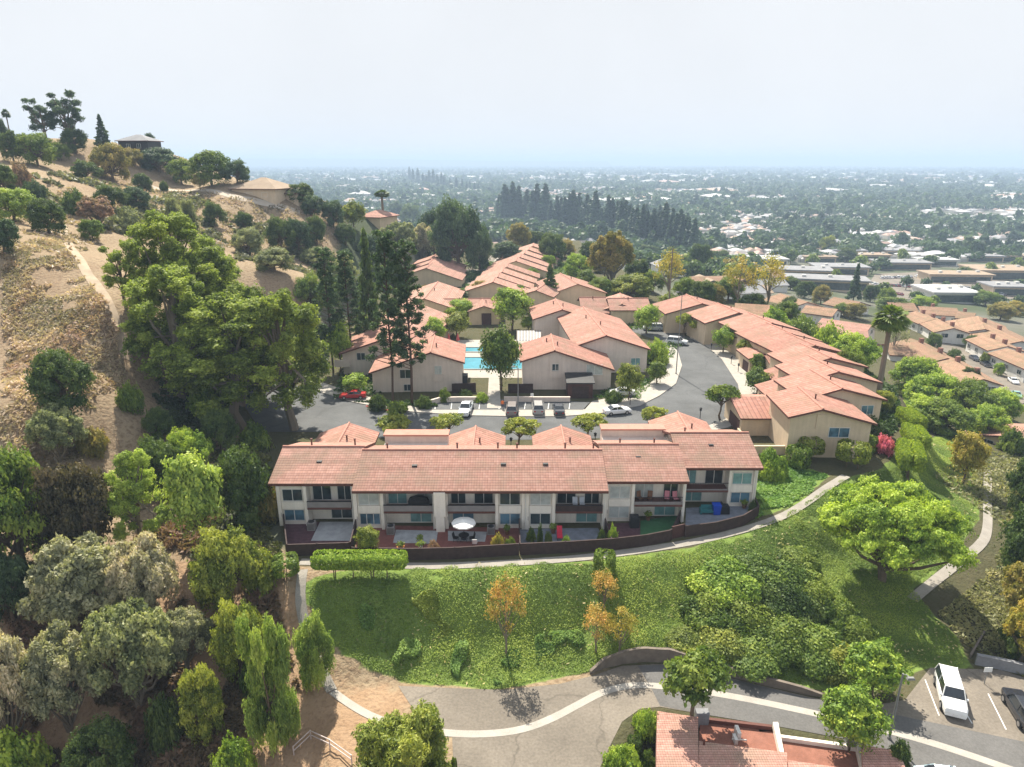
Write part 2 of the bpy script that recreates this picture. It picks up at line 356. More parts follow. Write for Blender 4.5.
# ================================================================ ground
def poly_at(pp): return [at(*p)[:2] for p in pp]
LAWN = poly_at([(300,585),(330,572),(420,567),(520,563),(600,560),(690,548),(770,522),(845,478),(880,470),(900,452),(915,425),(948,430),(978,468),(979,520),(952,560),(912,590),(960,640),(975,672),
        (925,668),(880,690),(800,688),(720,668),(660,658),(620,662),(585,673),(500,690),(430,686),(380,675),(345,655),(318,630)])
LAWN2 = poly_at([(752,520),(750,470),(770,455),(830,475),(800,503)])
COMPLEX = PLATEAU
def build_ground():
    X, Y = np.meshgrid(GX, GY); V = np.stack([X, Y, GH], -1).reshape(-1, 3); ny, nx = X.shape
    i = np.arange(ny * nx).reshape(ny, nx); F = np.stack([i[:-1, :-1], i[:-1, 1:], i[1:, 1:], i[1:, :-1]], -1).reshape(-1, 4)
    m, nt, b = new_mat('ground')
    a = N(nt, 'ShaderNodeVertexColor', layer_name='zone'); sep = nt.nodes.new('ShaderNodeSeparateColor'); nt.links.new(a.outputs[0], sep.inputs[0])
    def edge(src, k=.35):                                   # break the zone borders up
        n = N(nt, 'ShaderNodeMath', operation='ADD'); nt.links.new(src, n.inputs[0])
        q = N(nt, 'ShaderNodeMapRange'); nt.links.new(noise(nt, .45, 6), q.inputs[0]); q.inputs['To Min'].default_value = -k; q.inputs['To Max'].default_value = k
        nt.links.new(q.outputs[0], n.inputs[1]); return ramp(nt, n.outputs[0], (.42, 0.), (.58, 1.))
    n_s, n_m, n_l = noise(nt, 2.2, 8), noise(nt, .35, 6), noise(nt, .06, 4)
    dry = mixc(nt, n_m, (.24, .175, .11), (.365, .285, .19)); dry = mixc(nt, ramp(nt, n_s, (.45, 0.), (.65, .8)), dry, (.17, .115, .07))
    dry = mixc(nt, ramp(nt, n_l, (.5, 0.), (.7, .5)), dry, (.26, .17, .11))
    lawn = mixc(nt, n_m, (.12, .18, .04), (.19, .26, .06)); lawn = mixc(nt, ramp(nt, n_s, (.5, 0.), (.7, .6)), lawn, (.10, .12, .04))
    dirt = mixc(nt, n_m, (.25, .155, .09), (.40, .28, .18)); dirt = mixc(nt, ramp(nt, n_s, (.5, 0.), (.7, .6)), dirt, (.17, .105, .065))
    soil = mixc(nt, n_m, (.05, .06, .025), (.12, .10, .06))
    city = mixc(nt, ramp(nt, noise(nt, .02, 5), (.4, 0.), (.6, 1.)), (.07, .085, .045), (.145, .14, .115))
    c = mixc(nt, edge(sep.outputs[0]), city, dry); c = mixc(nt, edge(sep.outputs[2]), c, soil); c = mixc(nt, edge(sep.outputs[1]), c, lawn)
    c = mixc(nt, edge(a.outputs[1]), c, dirt)
    nt.links.new(c, b.inputs['Base Color']); b.inputs['Roughness'].default_value = .95; b.inputs['Specular IOR Level'].default_value = .1
    bn = N(nt, 'ShaderNodeBump', i_Strength=.8, i_Distance=.35); nt.links.new(n_s, bn.inputs['Height']); nt.links.new(bn.outputs[0], b.inputs['Normal'])
    o = np_mesh('ground', V, F, m); o['kind'] = 'structure'
    x, y = X.ravel(), Y.ravel(); col = np.zeros((len(x), 4))
    d = np.hypot(x, y)
    dl = np.minimum(distpoly(x, y, LAWN), distpoly(x, y, LAWN2)); col[:, 1] = sstep(.8, -.8, dl)
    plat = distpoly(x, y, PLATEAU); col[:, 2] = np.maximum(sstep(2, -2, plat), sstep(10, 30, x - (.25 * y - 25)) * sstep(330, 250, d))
    hill = sstep(0, 20, -(x + 15 + .14 * y)) * sstep(460, 400, d); low = sstep(75, 55, y) * sstep(30, -30, x - 60)
    col[:, 0] = np.maximum(hill, low)
    col[:, 3] = sstep(6, -6, distpoly(x, y, poly_at([(0,760),(0,600),(120,560),(230,560),(290,590),(310,650),(345,690),(420,690),(350,766)])))
    me = o.data; ca = me.color_attributes.new('zone', 'FLOAT_COLOR', 'POINT'); ca.data.foreach_set('color', col.astype(np.float32).ravel())
    me.polygons.foreach_set('use_smooth', [True] * len(F)); return o
build_ground()

# paved surfaces --------------------------------------------------------------------------------------------------------
M_ASPH = mat('asphalt_grey', (.115, .118, .12), .9, .14, .35, .2, fine=.25)
M_ASPH2 = mat('asphalt_worn', (.22, .19, .155), .9, .12, .3, .2, fine=.3)
M_CONC = mat('concrete', (.34, .31, .27), .85, .13, .8, .1, fine=.2)
M_CONCL = mat('concrete_light', (.38, .35, .31), .85, .12, .8, .1, fine=.2)
M_PATH = mat('footpath_concrete', (.30, .275, .24), .9, .15, .7, .1, fine=.25)
M_PAINT = mat('road_paint', (.62, .62, .6), .7, .1, 3)
M_KERB = mat('kerb_concrete', (.5, .47, .43), .85, .1, 1.5)
M_REDK = mat('red_kerb_paint', (.42, .08, .07), .8, .2, 2)
ASPH = [g(*p) for p in [(240,400),(262,432),(300,432),(330,432),(400,440),(520,440),(620,438),(690,433),(725,420),(741,404),(738,385),(722,360),(706,346),(690,338),(668,330),(640,318),(610,318),
         (628,330),(650,338),(668,343),(678,352),(682,366),(676,384),(660,396),(640,406),(600,414),(560,417),(520,417),(470,416),(420,413),(390,410),(350,402),(312,390),(270,378)]]
crack(M_ASPH, .07, .18); crack(M_ASPH2, .09, .28)
drape('street', ASPH, M_ASPH, .03, zfix=0)
# pavement with kerb on the far side of the street, a real 0.12 m step
far_kerb = [(312,390),(350,402),(390,410),(420,413),(470,416),(520,417),(560,417),(600,414),(640,406),(660,396),(676,384),(682,366),(678,352),(668,343)]
drape('pavement', [g(*p) for p in far_kerb + [(655,345),(662,356),(662,372),(650,384),(622,396),(592,402),(585,410),(470,410),(420,408),(388,403),(352,393),(322,383)]], M_CONCL, .15, zfix=0, thick=.2)
drape('pavement', [g(*p) for p in [(741,404),(738,385),(722,360),(706,346),(690,338),(702,336),(722,346),(742,362),(757,384),(760,404),(745,420),(728,428),(700,434),(690,433),(725,420)]], M_CONCL, .15, zfix=0, thick=.2)
drape('parking_bays', [g(*p) for p in [(418,410.5),(425,400),(535,400),(590,403),(583,410.5)]], M_ASPH, .09, zfix=0.08)
# lower road
LR = [g(p[0], p[1], -6) for p in [(398,686),(470,689),(505,690),(560,684),(592,676),(622,666),(665,664),(730,678),(800,695),(860,708),(905,700),(930,668),(1000,670),(1110,705),(1130,860),(960,830),(905,772),
      (860,742),(780,727),(700,714),(660,707),(640,709),(622,722),(612,742),(598,772),(590,800),(455,800),(452,735),(415,712)]]
drape('lower_road', LR, M_ASPH2, .03, zfix=-6)
M_ASPH3 = mat('asphalt_patch', (.135, .13, .125), .9, .12, .4, .2, fine=.25)
drape('resurfaced_road', [g(p[0], p[1], -6) for p in [(638,666),(668,665),(730,679),(800,696),(862,709),(900,716),(1110,760),(1130,860),(960,830),(905,772),(860,742),(780,727),(700,714),(660,706),(652,690)]], M_ASPH3, .037, zfix=-6)
GUT = [(330,690),(352,706),(372,717),(400,727),(440,733),(480,735),(520,731),(550,720),(578,705),(602,692),(630,685),(660,686),(720,694),(790,708),(850,722),(905,735),(960,752),(1040,780)]
drape('drain_gutter', ribbon([g(p[0], p[1], -6) for p in GUT], .75), M_CONCL, .046, zfix=-6)
PATHW = [at(*p)[:2] for p in [(303,570),(301,585),(300,600),(304,622),(312,650),(322,672),(332,691)]]
drape('footpath', ribbon(PATHW, 1.0), M_PATH, .06, .5)
drape('footpath', ribbon([g(*p) for p in [(300,562),(345,563),(420,567),(500,564),(560,560),(610,555),(665,547),(700,541),(745,530),(785,516),(806,503),(826,488),(846,476)]], 1.15), M_PATH, .05, zfix=0)
drape('footpath', ribbon([at(*p)[:2] for p in [(988,470),(987,500),(988,530),(982,545),(955,565),(930,585),(912,600)]], 1.1), M_CONC, .07, .5)
drape('hill_track', ribbon([at(*p)[:2] for p in [(62,224),(66,240),(80,262),(100,290),(118,330),(128,360)]], 1.6), mat('track_dust', (.36, .28, .2), .95, .2, .5), .05, .7)
drape('hill_road', ribbon([at(*p)[:2] for p in [(140,183),(190,190),(225,196),(262,203),(300,213)]], [3] * 50 if False else 3.), mat('pale_dust', (.42, .36, .29), .95, .15, .3), .06, .9)
# ================================================================ building kit
def glob(name, c, r=.85, **k): return mat(name, c, r, **k)
M_STUC = mat('stucco_cream', (.78, .72, .63), .9, .07, .5, .15, fine=.08)
M_STUCT = mat('stucco_tan', (.62, .49, .35), .9, .08, .5, .15, fine=.08)
M_STUCP = mat('stucco_pinkish', (.64, .55, .48), .9, .08, .5, .15, fine=.08)
M_STUCW = mat('stucco_white', (.68, .66, .62), .9, .08, .5)
for _m in (M_STUC, M_STUCT, M_STUCP, M_STUCW): streak(_m, .04)
M_BROWN = mat('brown_fascia', (.12, .05, .038), .7, .15, 1.5)
M_FENCE = mat('brown_fence_boards', (.05, .032, .029), .8, .3, 2.2, .2)
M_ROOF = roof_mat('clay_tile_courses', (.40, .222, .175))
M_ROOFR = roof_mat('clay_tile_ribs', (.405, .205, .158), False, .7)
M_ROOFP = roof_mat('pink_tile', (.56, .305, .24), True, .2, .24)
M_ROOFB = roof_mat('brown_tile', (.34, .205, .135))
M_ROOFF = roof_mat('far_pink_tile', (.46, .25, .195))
M_GLASS = glass_mat('window_glass')
M_GLASSB = glass_mat('window_glass_blue', (.07, .14, .19), .15)
M_CURT = mat('curtained_glass', (.42, .45, .43), .25, .2, 1.5, spec=.6)
M_TEAL = mat('teal_curtained_glass', (.16, .30, .30), .2, .25, 1.2, spec=.6)
M_WFRAME = mat('white_frame', (.62, .6, .56), .5, .05)
M_DARK = mat('dark_metal', (.03, .03, .032), .5, .2)
M_GDOOR = mat('dark_garage_door', (.075, .035, .03), .7, .2)
M_GRAVEL = mat('grey_composition_roof', (.26, .26, .27), .95, .2, .3, fine=.2)
M_GRAVW = mat('white_flat_roof', (.42, .42, .42), .9, .12, .2)
M_REDD = mat('red_gravel_deck', (.28, .125, .088), .95, .2, 1.2, .3, fine=.3)
M_WOODT = mat('weathered_timber', (.17, .14, .115), .9, .25, 1.5, .2)
V3 = lambda *a: np.array(a, float)
class Bld:
    """a building: an Empty at its base whose parts are given in world coordinates"""
    def __init__(s, name, label, cat, loc, group=None):
        s.o = thing(name, label, cat, loc, 0, group); s.loc = np.array(loc, float)
    def part(s, name, mb, mats, parent=None, smooth=False):
        if not mb.v: return None
        mb.v = [tuple(np.array(p) - s.loc) for p in mb.v]; return mb.build(name, mats, parent or s.o, smooth)
    def window(s, p, e, w, h, parent=None, pane=None, name='window', fr=.07, dep=.09, mull=1, sill=False):
        """p: lower corner on the wall face, e: unit vector along the wall (outward normal on its right)"""
        e = np.array(e, float); n = V3(e[1], -e[0]); p = np.array(p, float)
        def q(a, b, c): return (p[0] + e[0] * a + n[0] * c, p[1] + e[1] * a + n[1] * c, p[2] + b)
        def bx(m, a0, a1, b0, b1, c0, c1):
            m.hexa([q(a0, b0, c1), q(a1, b0, c1), q(a1, b0, c0), q(a0, b0, c0)], [q(a0, b1, c1), q(a1, b1, c1), q(a1, b1, c0), q(a0, b1, c0)])
        m = MB(); bx(m, 0, w, 0, fr, .004, dep); bx(m, 0, w, h - fr, h, .004, dep); bx(m, 0, fr, fr, h - fr, .004, dep); bx(m, w - fr, w, fr, h - fr, .004, dep)
        for k in range(mull): a = w * (k + 1) / (mull + 1); bx(m, a - fr / 2, a + fr / 2, fr, h - fr, .004, dep - .01)
        if sill: bx(m, -.08, w + .08, -.1, -.002, .004, dep + .08)
        f = s.part(name, m, M_WFRAME, parent)
        g_ = MB(); bx(g_, fr, w - fr, fr, h - fr, .006, .03); s.part('pane', g_, pane or M_GLASS, f); return f
    def gable(s, A, B, wl, wr, zr, pitch=.34, base=0, oh=.55, wall=M_STUCT, roof=M_ROOFR, th=.3, vents=1, walls=True, pr=None, caps=True):
        """gable roof with its ridge from A to B (world xy); wl/wr: horizontal width of the left and right slope, eaves included"""
        A = np.array(A, float); B = np.array(B, float); L = np.linalg.norm(B - A); u = (B - A) / L; r = V3(u[1], -u[0]); pl, pr = pitch, pitch if pr is None else pr
        def P(a, b): q = A + u * a + r * b; return (q[0], q[1], zr - (pl * -b if b < 0 else pr * b))
        m = MB()
        m.slab([P(0, wr), P(L, wr), P(L, 0), P(0, 0)], th, 0, 1)
        m.slab([P(L, -wl), P(0, -wl), P(0, 0), P(L, 0)], th, 0, 1)
        if caps:
            for a0, a1 in ((.0, L),): m.tube([np.array(P(a0, 0)) + V3(0, 0, .02), np.array(P(a1, 0)) + V3(0, 0, .02)], .15, 6, 2)
        rf = s.part('roof', m, [roof, M_BROWN, M_CAP])
        for k in range(vents):
            v = MB(); a = L * (.25 + .5 * (k + .5) / vents); b = (.8 if k % 2 == 0 else -1.1); c = P(a, b); v.cyl(c[0], c[1], c[2] - .1, c[2] + .65, .11, n=8); v.cyl(c[0], c[1], c[2] + .65, c[2] + .72, .17, n=8)
            s.part('vent_pipe', v, M_BROWN, rf)
        if walls:
            w_ = MB(); l, q = -wl + oh, wr - oh; e = th + .01
            def W(a, b, z): x = A + u * a + r * b; return (x[0], x[1], z)
            zl, zq = zr - pl * -l - e, zr - pr * q - e
            for a, flip in ((oh, 0), (L - oh, 1)):
                f = [W(a, l, base), W(a, q, base), W(a, q, zq), W(a, 0, zr - e), W(a, l, zl)]; w_.face(f[::-1] if flip else f)
            w_.face([W(oh, q, base), W(L - oh, q, base), W(L - oh, q, zq), W(oh, q, zq)]); w_.face([W(L - oh, l, base), W(oh, l, base), W(oh, l, zl), W(L - oh, l, zl)])
            s.part('wall', w_, wall)
        return rf
    def front(s, A, B, a, oh=.55):          # point on the near gable wall, a metres right of the ridge, and the direction along it
        A = np.array(A, float); B = np.array(B, float); u = (B - A) / np.linalg.norm(B - A); r = V3(u[1], -u[0]); q = A + u * oh + r * a; return q, r
    def hip(s, x0, x1, y0, y1, z, h, ov=.5, roof=M_ROOFR, wall=M_STUCT, base=0, rz=0., loc=None, walls=True):
        cx, cy = (x0 + x1) / 2, (y0 + y1) / 2; c_, s_ = math.cos(rz), math.sin(rz)
        T = lambda x, y, zz: (cx + (x - cx) * c_ - (y - cy) * s_, cy + (x - cx) * s_ + (y - cy) * c_, zz)
        X0, X1, Y0, Y1 = x0 - ov, x1 + ov, y0 - ov, y1 + ov; w, d = X1 - X0, Y1 - Y0; m = MB(); k = min(w, d) / 2
        a, b = ((X0 + k, cy), (X1 - k, cy)) if w >= d else ((cx, Y0 + k), (cx, Y1 - k))
        q = [T(X0, Y0, z), T(X1, Y0, z), T(X1, Y1, z), T(X0, Y1, z)]; ra, rb = T(*a, z + h), T(*b, z + h)
        fs = [([q[0], q[1], rb, ra]), ([q[1], q[2], rb]), ([q[2], q[3], ra, rb]), ([q[3], q[0], ra])] if w >= d else [([q[0], q[1], ra]), ([q[1], q[2], rb, ra]), ([q[2], q[3], rb]), ([q[3], q[0], ra, rb])]
        for f in fs:
            e = np.array(f[1]) - np.array(f[0]); L = np.linalg.norm(e); e /= L; o = np.array(f[0])
            m.face(f, [(float(np.dot(np.array(p) - o, e)), float(np.linalg.norm(np.array(p) - o - e * np.dot(np.array(p) - o, e)))) for p in f])
            m.face([f[0], tuple(np.array(f[0]) - V3(0, 0, .22)), tuple(np.array(f[1]) - V3(0, 0, .22)), f[1]], mi=1)
        m.face([tuple(np.array(p) - V3(0, 0, .22)) for p in q][::-1], mi=1)
        rf = s.part('roof', m, [roof, M_BROWN])
        if walls:
            w_ = MB(); w_.hexa([T(x0, y0, base), T(x1, y0, base), T(x1, y1, base), T(x0, y1, base)], [T(x0, y0, z - .23), T(x1, y0, z - .23), T(x1, y1, z - .23), T(x0, y1, z - .23)]); s.part('wall', w_, wall)
        return rf
M_CAP = mat('ridge_tile', (.43, .21, .16), .85, .12, 1.2)

# ================================================================ the long two-storey building in front
ROWX = [(-26.8, -18.0, 70.3, 0, 'solid'), (-17.9, -8.6, 69.4, 0, 'solid'), (-7.6, 1.5, 69.4, 1, 'solid'), (1.5, 10.6, 69.4, 0, 'dark'), (10.7, 20.0, 71.0, 0, 'low'), (20.2, 29.4, 74.6, 1, 'rail')]
M_BALC = mat('grey_balcony_front', (.24, .22, .21), .85, .12, 1.2)
b = Bld('townhouse_row', 'long two-storey cream townhouse row with terracotta roof, facing the fenced patios', 'townhouses', (1.3, 72, 0))
PANES = [M_GLASS, M_TEAL, M_CURT, M_GLASS, M_GLASSB, M_GLASS]
for i, (x0, x1, yf, mir, bal) in enumerate(ROWX):
    X = (lambda a: x1 - a) if mir else (lambda a: x0 + a)
    def bx(m, a0, a1, y0, y1, z0, z1, mi=0):
        p, q = X(a0), X(a1); return m.box(min(p, q), max(p, q), y0, y1, z0, z1, mi)
    wdt = x1 - x0; bay = 3.05
    w_ = MB(); bx(w_, .4, bay, yf, yf + 11, -1, 5.15); bx(w_, bay + .35, wdt - .35, yf + 1.25, yf + 11, -1, 5.2)
    bx(w_, 0, .4, yf - .35, yf + 11, -1, 5.0); bx(w_, bay, bay + .35, yf - .35, yf + 11, -1, 5.0); bx(w_, wdt - .35, wdt, yf - .2, yf + 11, -1, 5.02)
    b.part('wall', w_, M_STUC)
    sp = MB(); bx(sp, .45, bay - .05, yf - .24, yf - .003, 2.05, 2.95); b.part('spandrel_panel', sp, M_STUC)
    def win(a, w, y, z, h, pane, mull=1, name='window'):
        p = (min(X(a), X(a + w)), y, z); b.window(p, (1, 0), w, h, None, pane, name, mull=mull)
    win(.55, 2.35, yf, 3.0, 1.55, [M_GLASS, M_CURT, M_GLASS, M_CURT, M_CURT, M_TEAL][i], 1 if i else 1)
    win(.55, 2.35, yf, .5, 1.45, [M_GLASSB, M_GLASSB, M_GLASSB, M_GLASS, M_CURT, M_GLASSB][i], 2 if i == 1 else 1)
    yb = yf + 1.25
    win(bay + .6, 2.2, yb, 2.5, 2.15, [M_GLASS, M_TEAL, M_GLASS, M_GLASS, M_CURT, M_GLASS][i], name='sliding_door')
    win(wdt - 2.3, 1.75, yb, 2.5, 2.15, [M_GLASS, M_CURT, M_GLASS, M_GLASS, M_GLASS, M_TEAL][i], name='sliding_door')
    win(wdt - 3.2, 2.5, yb, .1, 2.05, [M_GLASS, M_TEAL, M_GLASSB, M_TEAL, M_TEAL, M_TEAL][i], name='sliding_door')
    fl = MB(); bx(fl, bay + .36, wdt - .36, yf - .5, yb - .003, 2.15, 2.4)
    bp = b.part('balcony', fl, M_BROWN)
    pr = MB()
    if bal in ('solid', 'dark'): bx(pr, bay + .36, wdt - .36, yf - .48, yf - .36, 2.403, 3.12)
    else:
        hh = 2.75 if bal == 'low' else 2.55
        bx(pr, bay + .36, wdt - .36, yf - .48, yf - .38, 2.403, hh)
        for k in range(28):
            a = bay + .4 + (wdt - bay - .8) * k / 27; bx(pr, a - .012, a + .012, yf - .44, yf - .42, hh + .002, 3.3, 1)
        bx(pr, bay + .36, wdt - .36, yf - .46, yf - .40, 3.302, 3.36, 1)
    bx(pr, bay + .36, wdt - .36, yf - .5, yf - .34, 3.123, 3.18, 1) if bal in ('solid', 'dark') else None
    b.part('balcony_parapet', pr, [M_BALC if bal != 'dark' else M_FENCE, M_DARK], bp)
# chimney chase between the second and third units
c_ = MB(); c_.box(-8.58, -7.62, 68.5, 80.4, -1, 4.95); c_.box(-8.75, -7.45, 68.4, 68.49, 2.0, 5.0); b.part('chimney_chase', c_, M_STUC)
for k, (xa, xb, yf, zr) in enumerate([(-27.6, -17.75, 70.3, 7.35), (-17.85, 10.75, 69.4, 7.3), (10.5, 20.25, 71.0, 7.35), (20.0, 29.9, 74.6, 7.4)]):
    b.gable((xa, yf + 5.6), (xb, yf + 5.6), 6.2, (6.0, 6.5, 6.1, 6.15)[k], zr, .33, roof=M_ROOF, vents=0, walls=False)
    for xx in (xa + .95, xb - .95):
        gw = MB().hexa([(xx - .1, yf + .35, 5.0), (xx + .1, yf + .35, 5.0), (xx + .1, yf + 10.9, 5.0), (xx - .1, yf + 10.9, 5.0)], [(xx - .1, yf + 5.5, zr - .26), (xx + .1, yf + 5.5, zr - .26), (xx + .1, yf + 5.7, zr - .26), (xx - .1, yf + 5.7, zr - .26)])
        b.part('gable_wall', gw, M_STUC)
for x, y, z in [(-22.6, 73.4, 6.6), (-11.3, 72.4, 6.55), (-1.0, 72.6, 6.65), (3.9, 72.6, 6.65), (15.0, 74.6, 6.7), (24.6, 78.0, 6.75)]:   # small dark roof vents
    v = MB(); v.box(x - .3, x + .3, y - .2, y + .2, z - .35, z - .0); b.part('roof_vent', v, M_DARK)
vp = [(-24.5, 77.2), (-19.2, 77.2), (-15, 75.8), (-6.6, 75.9), (-1.7, 76), (0.6, 75.8), (6.4, 75.9), (9.8, 75.9), (13.2, 77.2), (17.4, 77.3), (22, 80.8)]
for x, y in vp:
    v = MB(); v.cyl(x, y, 6.4, 7.75, .1, n=8); v.cyl(x, y, 7.75, 7.85, .16, n=8); b.part('vent_pipe', v, M_BROWN)
for x, yf, zt in [(-18.2, 70.3, 5.0), (-8.9, 69.4, 4.9), (1.5, 69.4, 4.9), (10.4, 69.4, 4.9), (19.7, 71.0, 4.95), (29.2, 74.6, 4.95)]:
    v = MB(); v.tube([(x, yf - .45, .1), (x, yf - .45, zt - .3), (x, yf - .7, zt - .05)], .05, 6); b.part('downpipe', v, M_WFRAME)
for i, (x0, x1, yf, mir, bal) in enumerate(ROWX):
    v = MB(); xx = (x1 - 4.2) if mir else (x0 + 4.2); v.box(xx - .14, xx + .14, yf + 1.1, yf + 1.245, 1.7, 2.0); b.part('wall_light', v, M_DARK)
    v = MB(); v.box(x0 + .1, x1 - .1, yf - 1.02, yf - .9, 4.75, 4.88) if False else v.box(x0 + .3, x0 + .36, yf - .36, yf - .352, 1.2, 1.7); b.part('meter_box', v, M_BALC)
# street side: flat-topped rear rooms with tiled parapets, and the gabled garages
for xa, xb, ya, yb in [(-16.6, -8.4, 80.5, 84.2), (12.0, 20.3, 82.0, 86.2)]:
    m = MB(); m.box(xa, xb, ya, yb, -1, 5.0); m.box(xa, xb, yb - 1.6, yb, 5.002, 6.0)
    p = b.part('rear_room', m, M_STUCP)
    m = MB(); m.box(xa - .15, xb + .15, yb - 1.8, yb + .15, 6.003, 6.2); b.part('parapet_cap', m, M_CAP, p)
for ax, bx_, ya, yb, wl, wr, zz in [(-23.2, -22.9, 79.5, 90.9, 4.3, 4.2, 4.6), (-5.1, -5.1, 79.0, 89.6, 4.1, 4.2, 4.6), (6.9, 7.0, 79.0, 89.8, 4.1, 4.2, 4.6), (24.6, 24.2, 83.2, 95.2, 4.3, 4.4, 4.7)]:
    b.gable((bx_, ya), (ax, yb), wl, wr, zz, .36, wall=M_STUCP, roof=M_ROOFR, vents=1, base=-.5)
    d_ = MB(); d_.box(ax - 2.6, ax + 2.6, yb - .54, yb - .47, 0, 2.2); b.part('garage_door', d_, M_GDOOR)
MAINROW = b

# ================================================================ clubhouse and neighbours across the street
b = Bld('clubhouse', 'large beige three-gabled building with terracotta roof behind the parked cars', 'apartment building', (12, 125, 0))
U = [((7.7, 119.0), (7.7, 131.4), 6.3, 11.0, 7.6), ((18.4, 129.4), (16.6, 157), 6.3, 9.0, 7.8), ((11.6, 155), (10.8, 168), 6.8, 7, 7.6)]
for k, (A, B_, wl, wr, zr) in enumerate(U): b.gable(A, B_, wl, wr, zr, .33, wall=M_STUCP, vents=2)
q, e = b.front(U[0][0], U[0][1], 0); E3 = (e[0], e[1])
def put(bb, q, e, a, z, w, h, **k): bb.window((q[0] + e[0] * a, q[1] + e[1] * a, z), (e[0], e[1]), w, h, **k)
put(b, q, e, 5.9, 2.9, 3.0, 1.9, sill=True, pane=M_CURT); put(b, q, e, -.4, 3.6, 1.25, 1.35); 
m = MB(); m.box(q[0] - .8, q[0] + 1.25, q[1] - .14, q[1] - .004, 2.2, 3.5); m.box(q[0] - .8, q[0] - .42, q[1] - .14, q[1] - .004, 3.502, 6.6); m.box(q[0] + .87, q[0] + 1.25, q[1] - .14, q[1] - .004, 3.502, 6.6); b.part('window_surround', m, M_STUCP)
q, e = b.front(U[1][0], U[1][1], 0); put(b, q, e, 5.2, 1.5, 1.9, 1.5, pane=M_TEAL)
en = MB(); en.box(9.9, 14.3, 114.6, 118.9, -.5, 3.0); en.box(10.6, 13.6, 114.5, 114.595, 0, 2.2, 1); pch = b.part('entrance_porch', en, [M_GDOOR, M_FENCE])
m = MB(); m.slab([(9.6, 114.2, 3.0), (14.6, 114.2, 3.0), (14.6, 118.9, 3.5), (9.6, 118.9, 3.5)], .2); b.part('porch_roof', m, M_DARK, pch)
b = Bld('apartment_building', 'beige gabled building behind the tall pines, beside the turquoise pool', 'apartment building', (-18, 123, 0))
U = [((-14.6, 117.8), (-15.2, 130.5), 11.2, 6.1, 7.6), ((-24.4, 128), (-24.8, 142), 9.2, 6.5, 7.6)]
for A, B_, wl, wr, zr in U: b.gable(A, B_, wl, wr, zr, .33, wall=M_STUCP, vents=2)
q, e = b.front(U[0][0], U[0][1], 0); put(b, q, e, -5.7, 2.6, 2.0, 1.7); put(b, q, e, -5.1, .2, 1.3, 1.3); put(b, q, e, .6, 3.3, 1.3, 1.6, pane=M_CURT)
m = MB(); m.box(q[0] + .3, q[0] + 2.2, q[1] - .15, q[1] - .004, 2.0, 3.25); b.part('window_surround', m, M_STUCP)
q, e = b.front(U[1][0], U[1][1], 0); put(b, q, e, -5.9, 3.1, 1.7, 1.5)
m = MB(); m.box(-34.6, -31.6, 127.6, 131, 1.9, 2.1); m.box(-34.6, -31.6, 127.6, 127.75, 2.1, 3.3); b.part('balcony', m, M_STUCP)
m = MB(); m.box(-9.4, -8.2, 119.6, 121.4, 0, 2.6); b.part('side_doorway', m, M_DARK)

# the stepped row on the right --------------------------------------------------------------------------------------------
b = Bld('townhouse_row', 'stepped row of tan townhouses with terracotta roofs along the curving street', 'townhouses', (50, 105, 0))
U = [((43.0, 88.6), (43.4, 98.5), 4.6, 7.7, 7.5), ((49.8, 97.6), (49.0, 107.5), 6, 7.5, 7.5), ((53.2, 106.3), (52.2, 116), 6, 8, 7.5), ((55.6, 114.6), (54.2, 124.5), 6.5, 7.6, 7.5),
     ((56.4, 123), (54.8, 133), 6.5, 7.2, 7.5), ((55.6, 132), (54, 142), 7, 7, 7.5), ((55.2, 141.5), (53.4, 152), 7, 7, 7.5), ((51.4, 152), (49.6, 163), 8, 7, 7.5), ((46, 163), (45, 175), 9, 8, 7.4)]
for A, B_, wl, wr, zr in U: b.gable(A, B_, wl, wr, zr, .27, wall=M_STUCT, vents=1, base=-3)
for k in range(2):
    q, e = b.front(U[k][0], U[k][1], 0); put(b, q, e, 1.4 + k * 2.4, 3.1 - k * .1, 2.9 - k * .9, 1.5, pane=M_GLASSB)
q, e = b.front(U[0][0], U[0][1], 0)
m = MB(); m.box(q[0] - .5, q[0] + .8, q[1] - .1, q[1] - .004, 4.4, 6.5); b.part('vent_panel', m, M_STUCT)
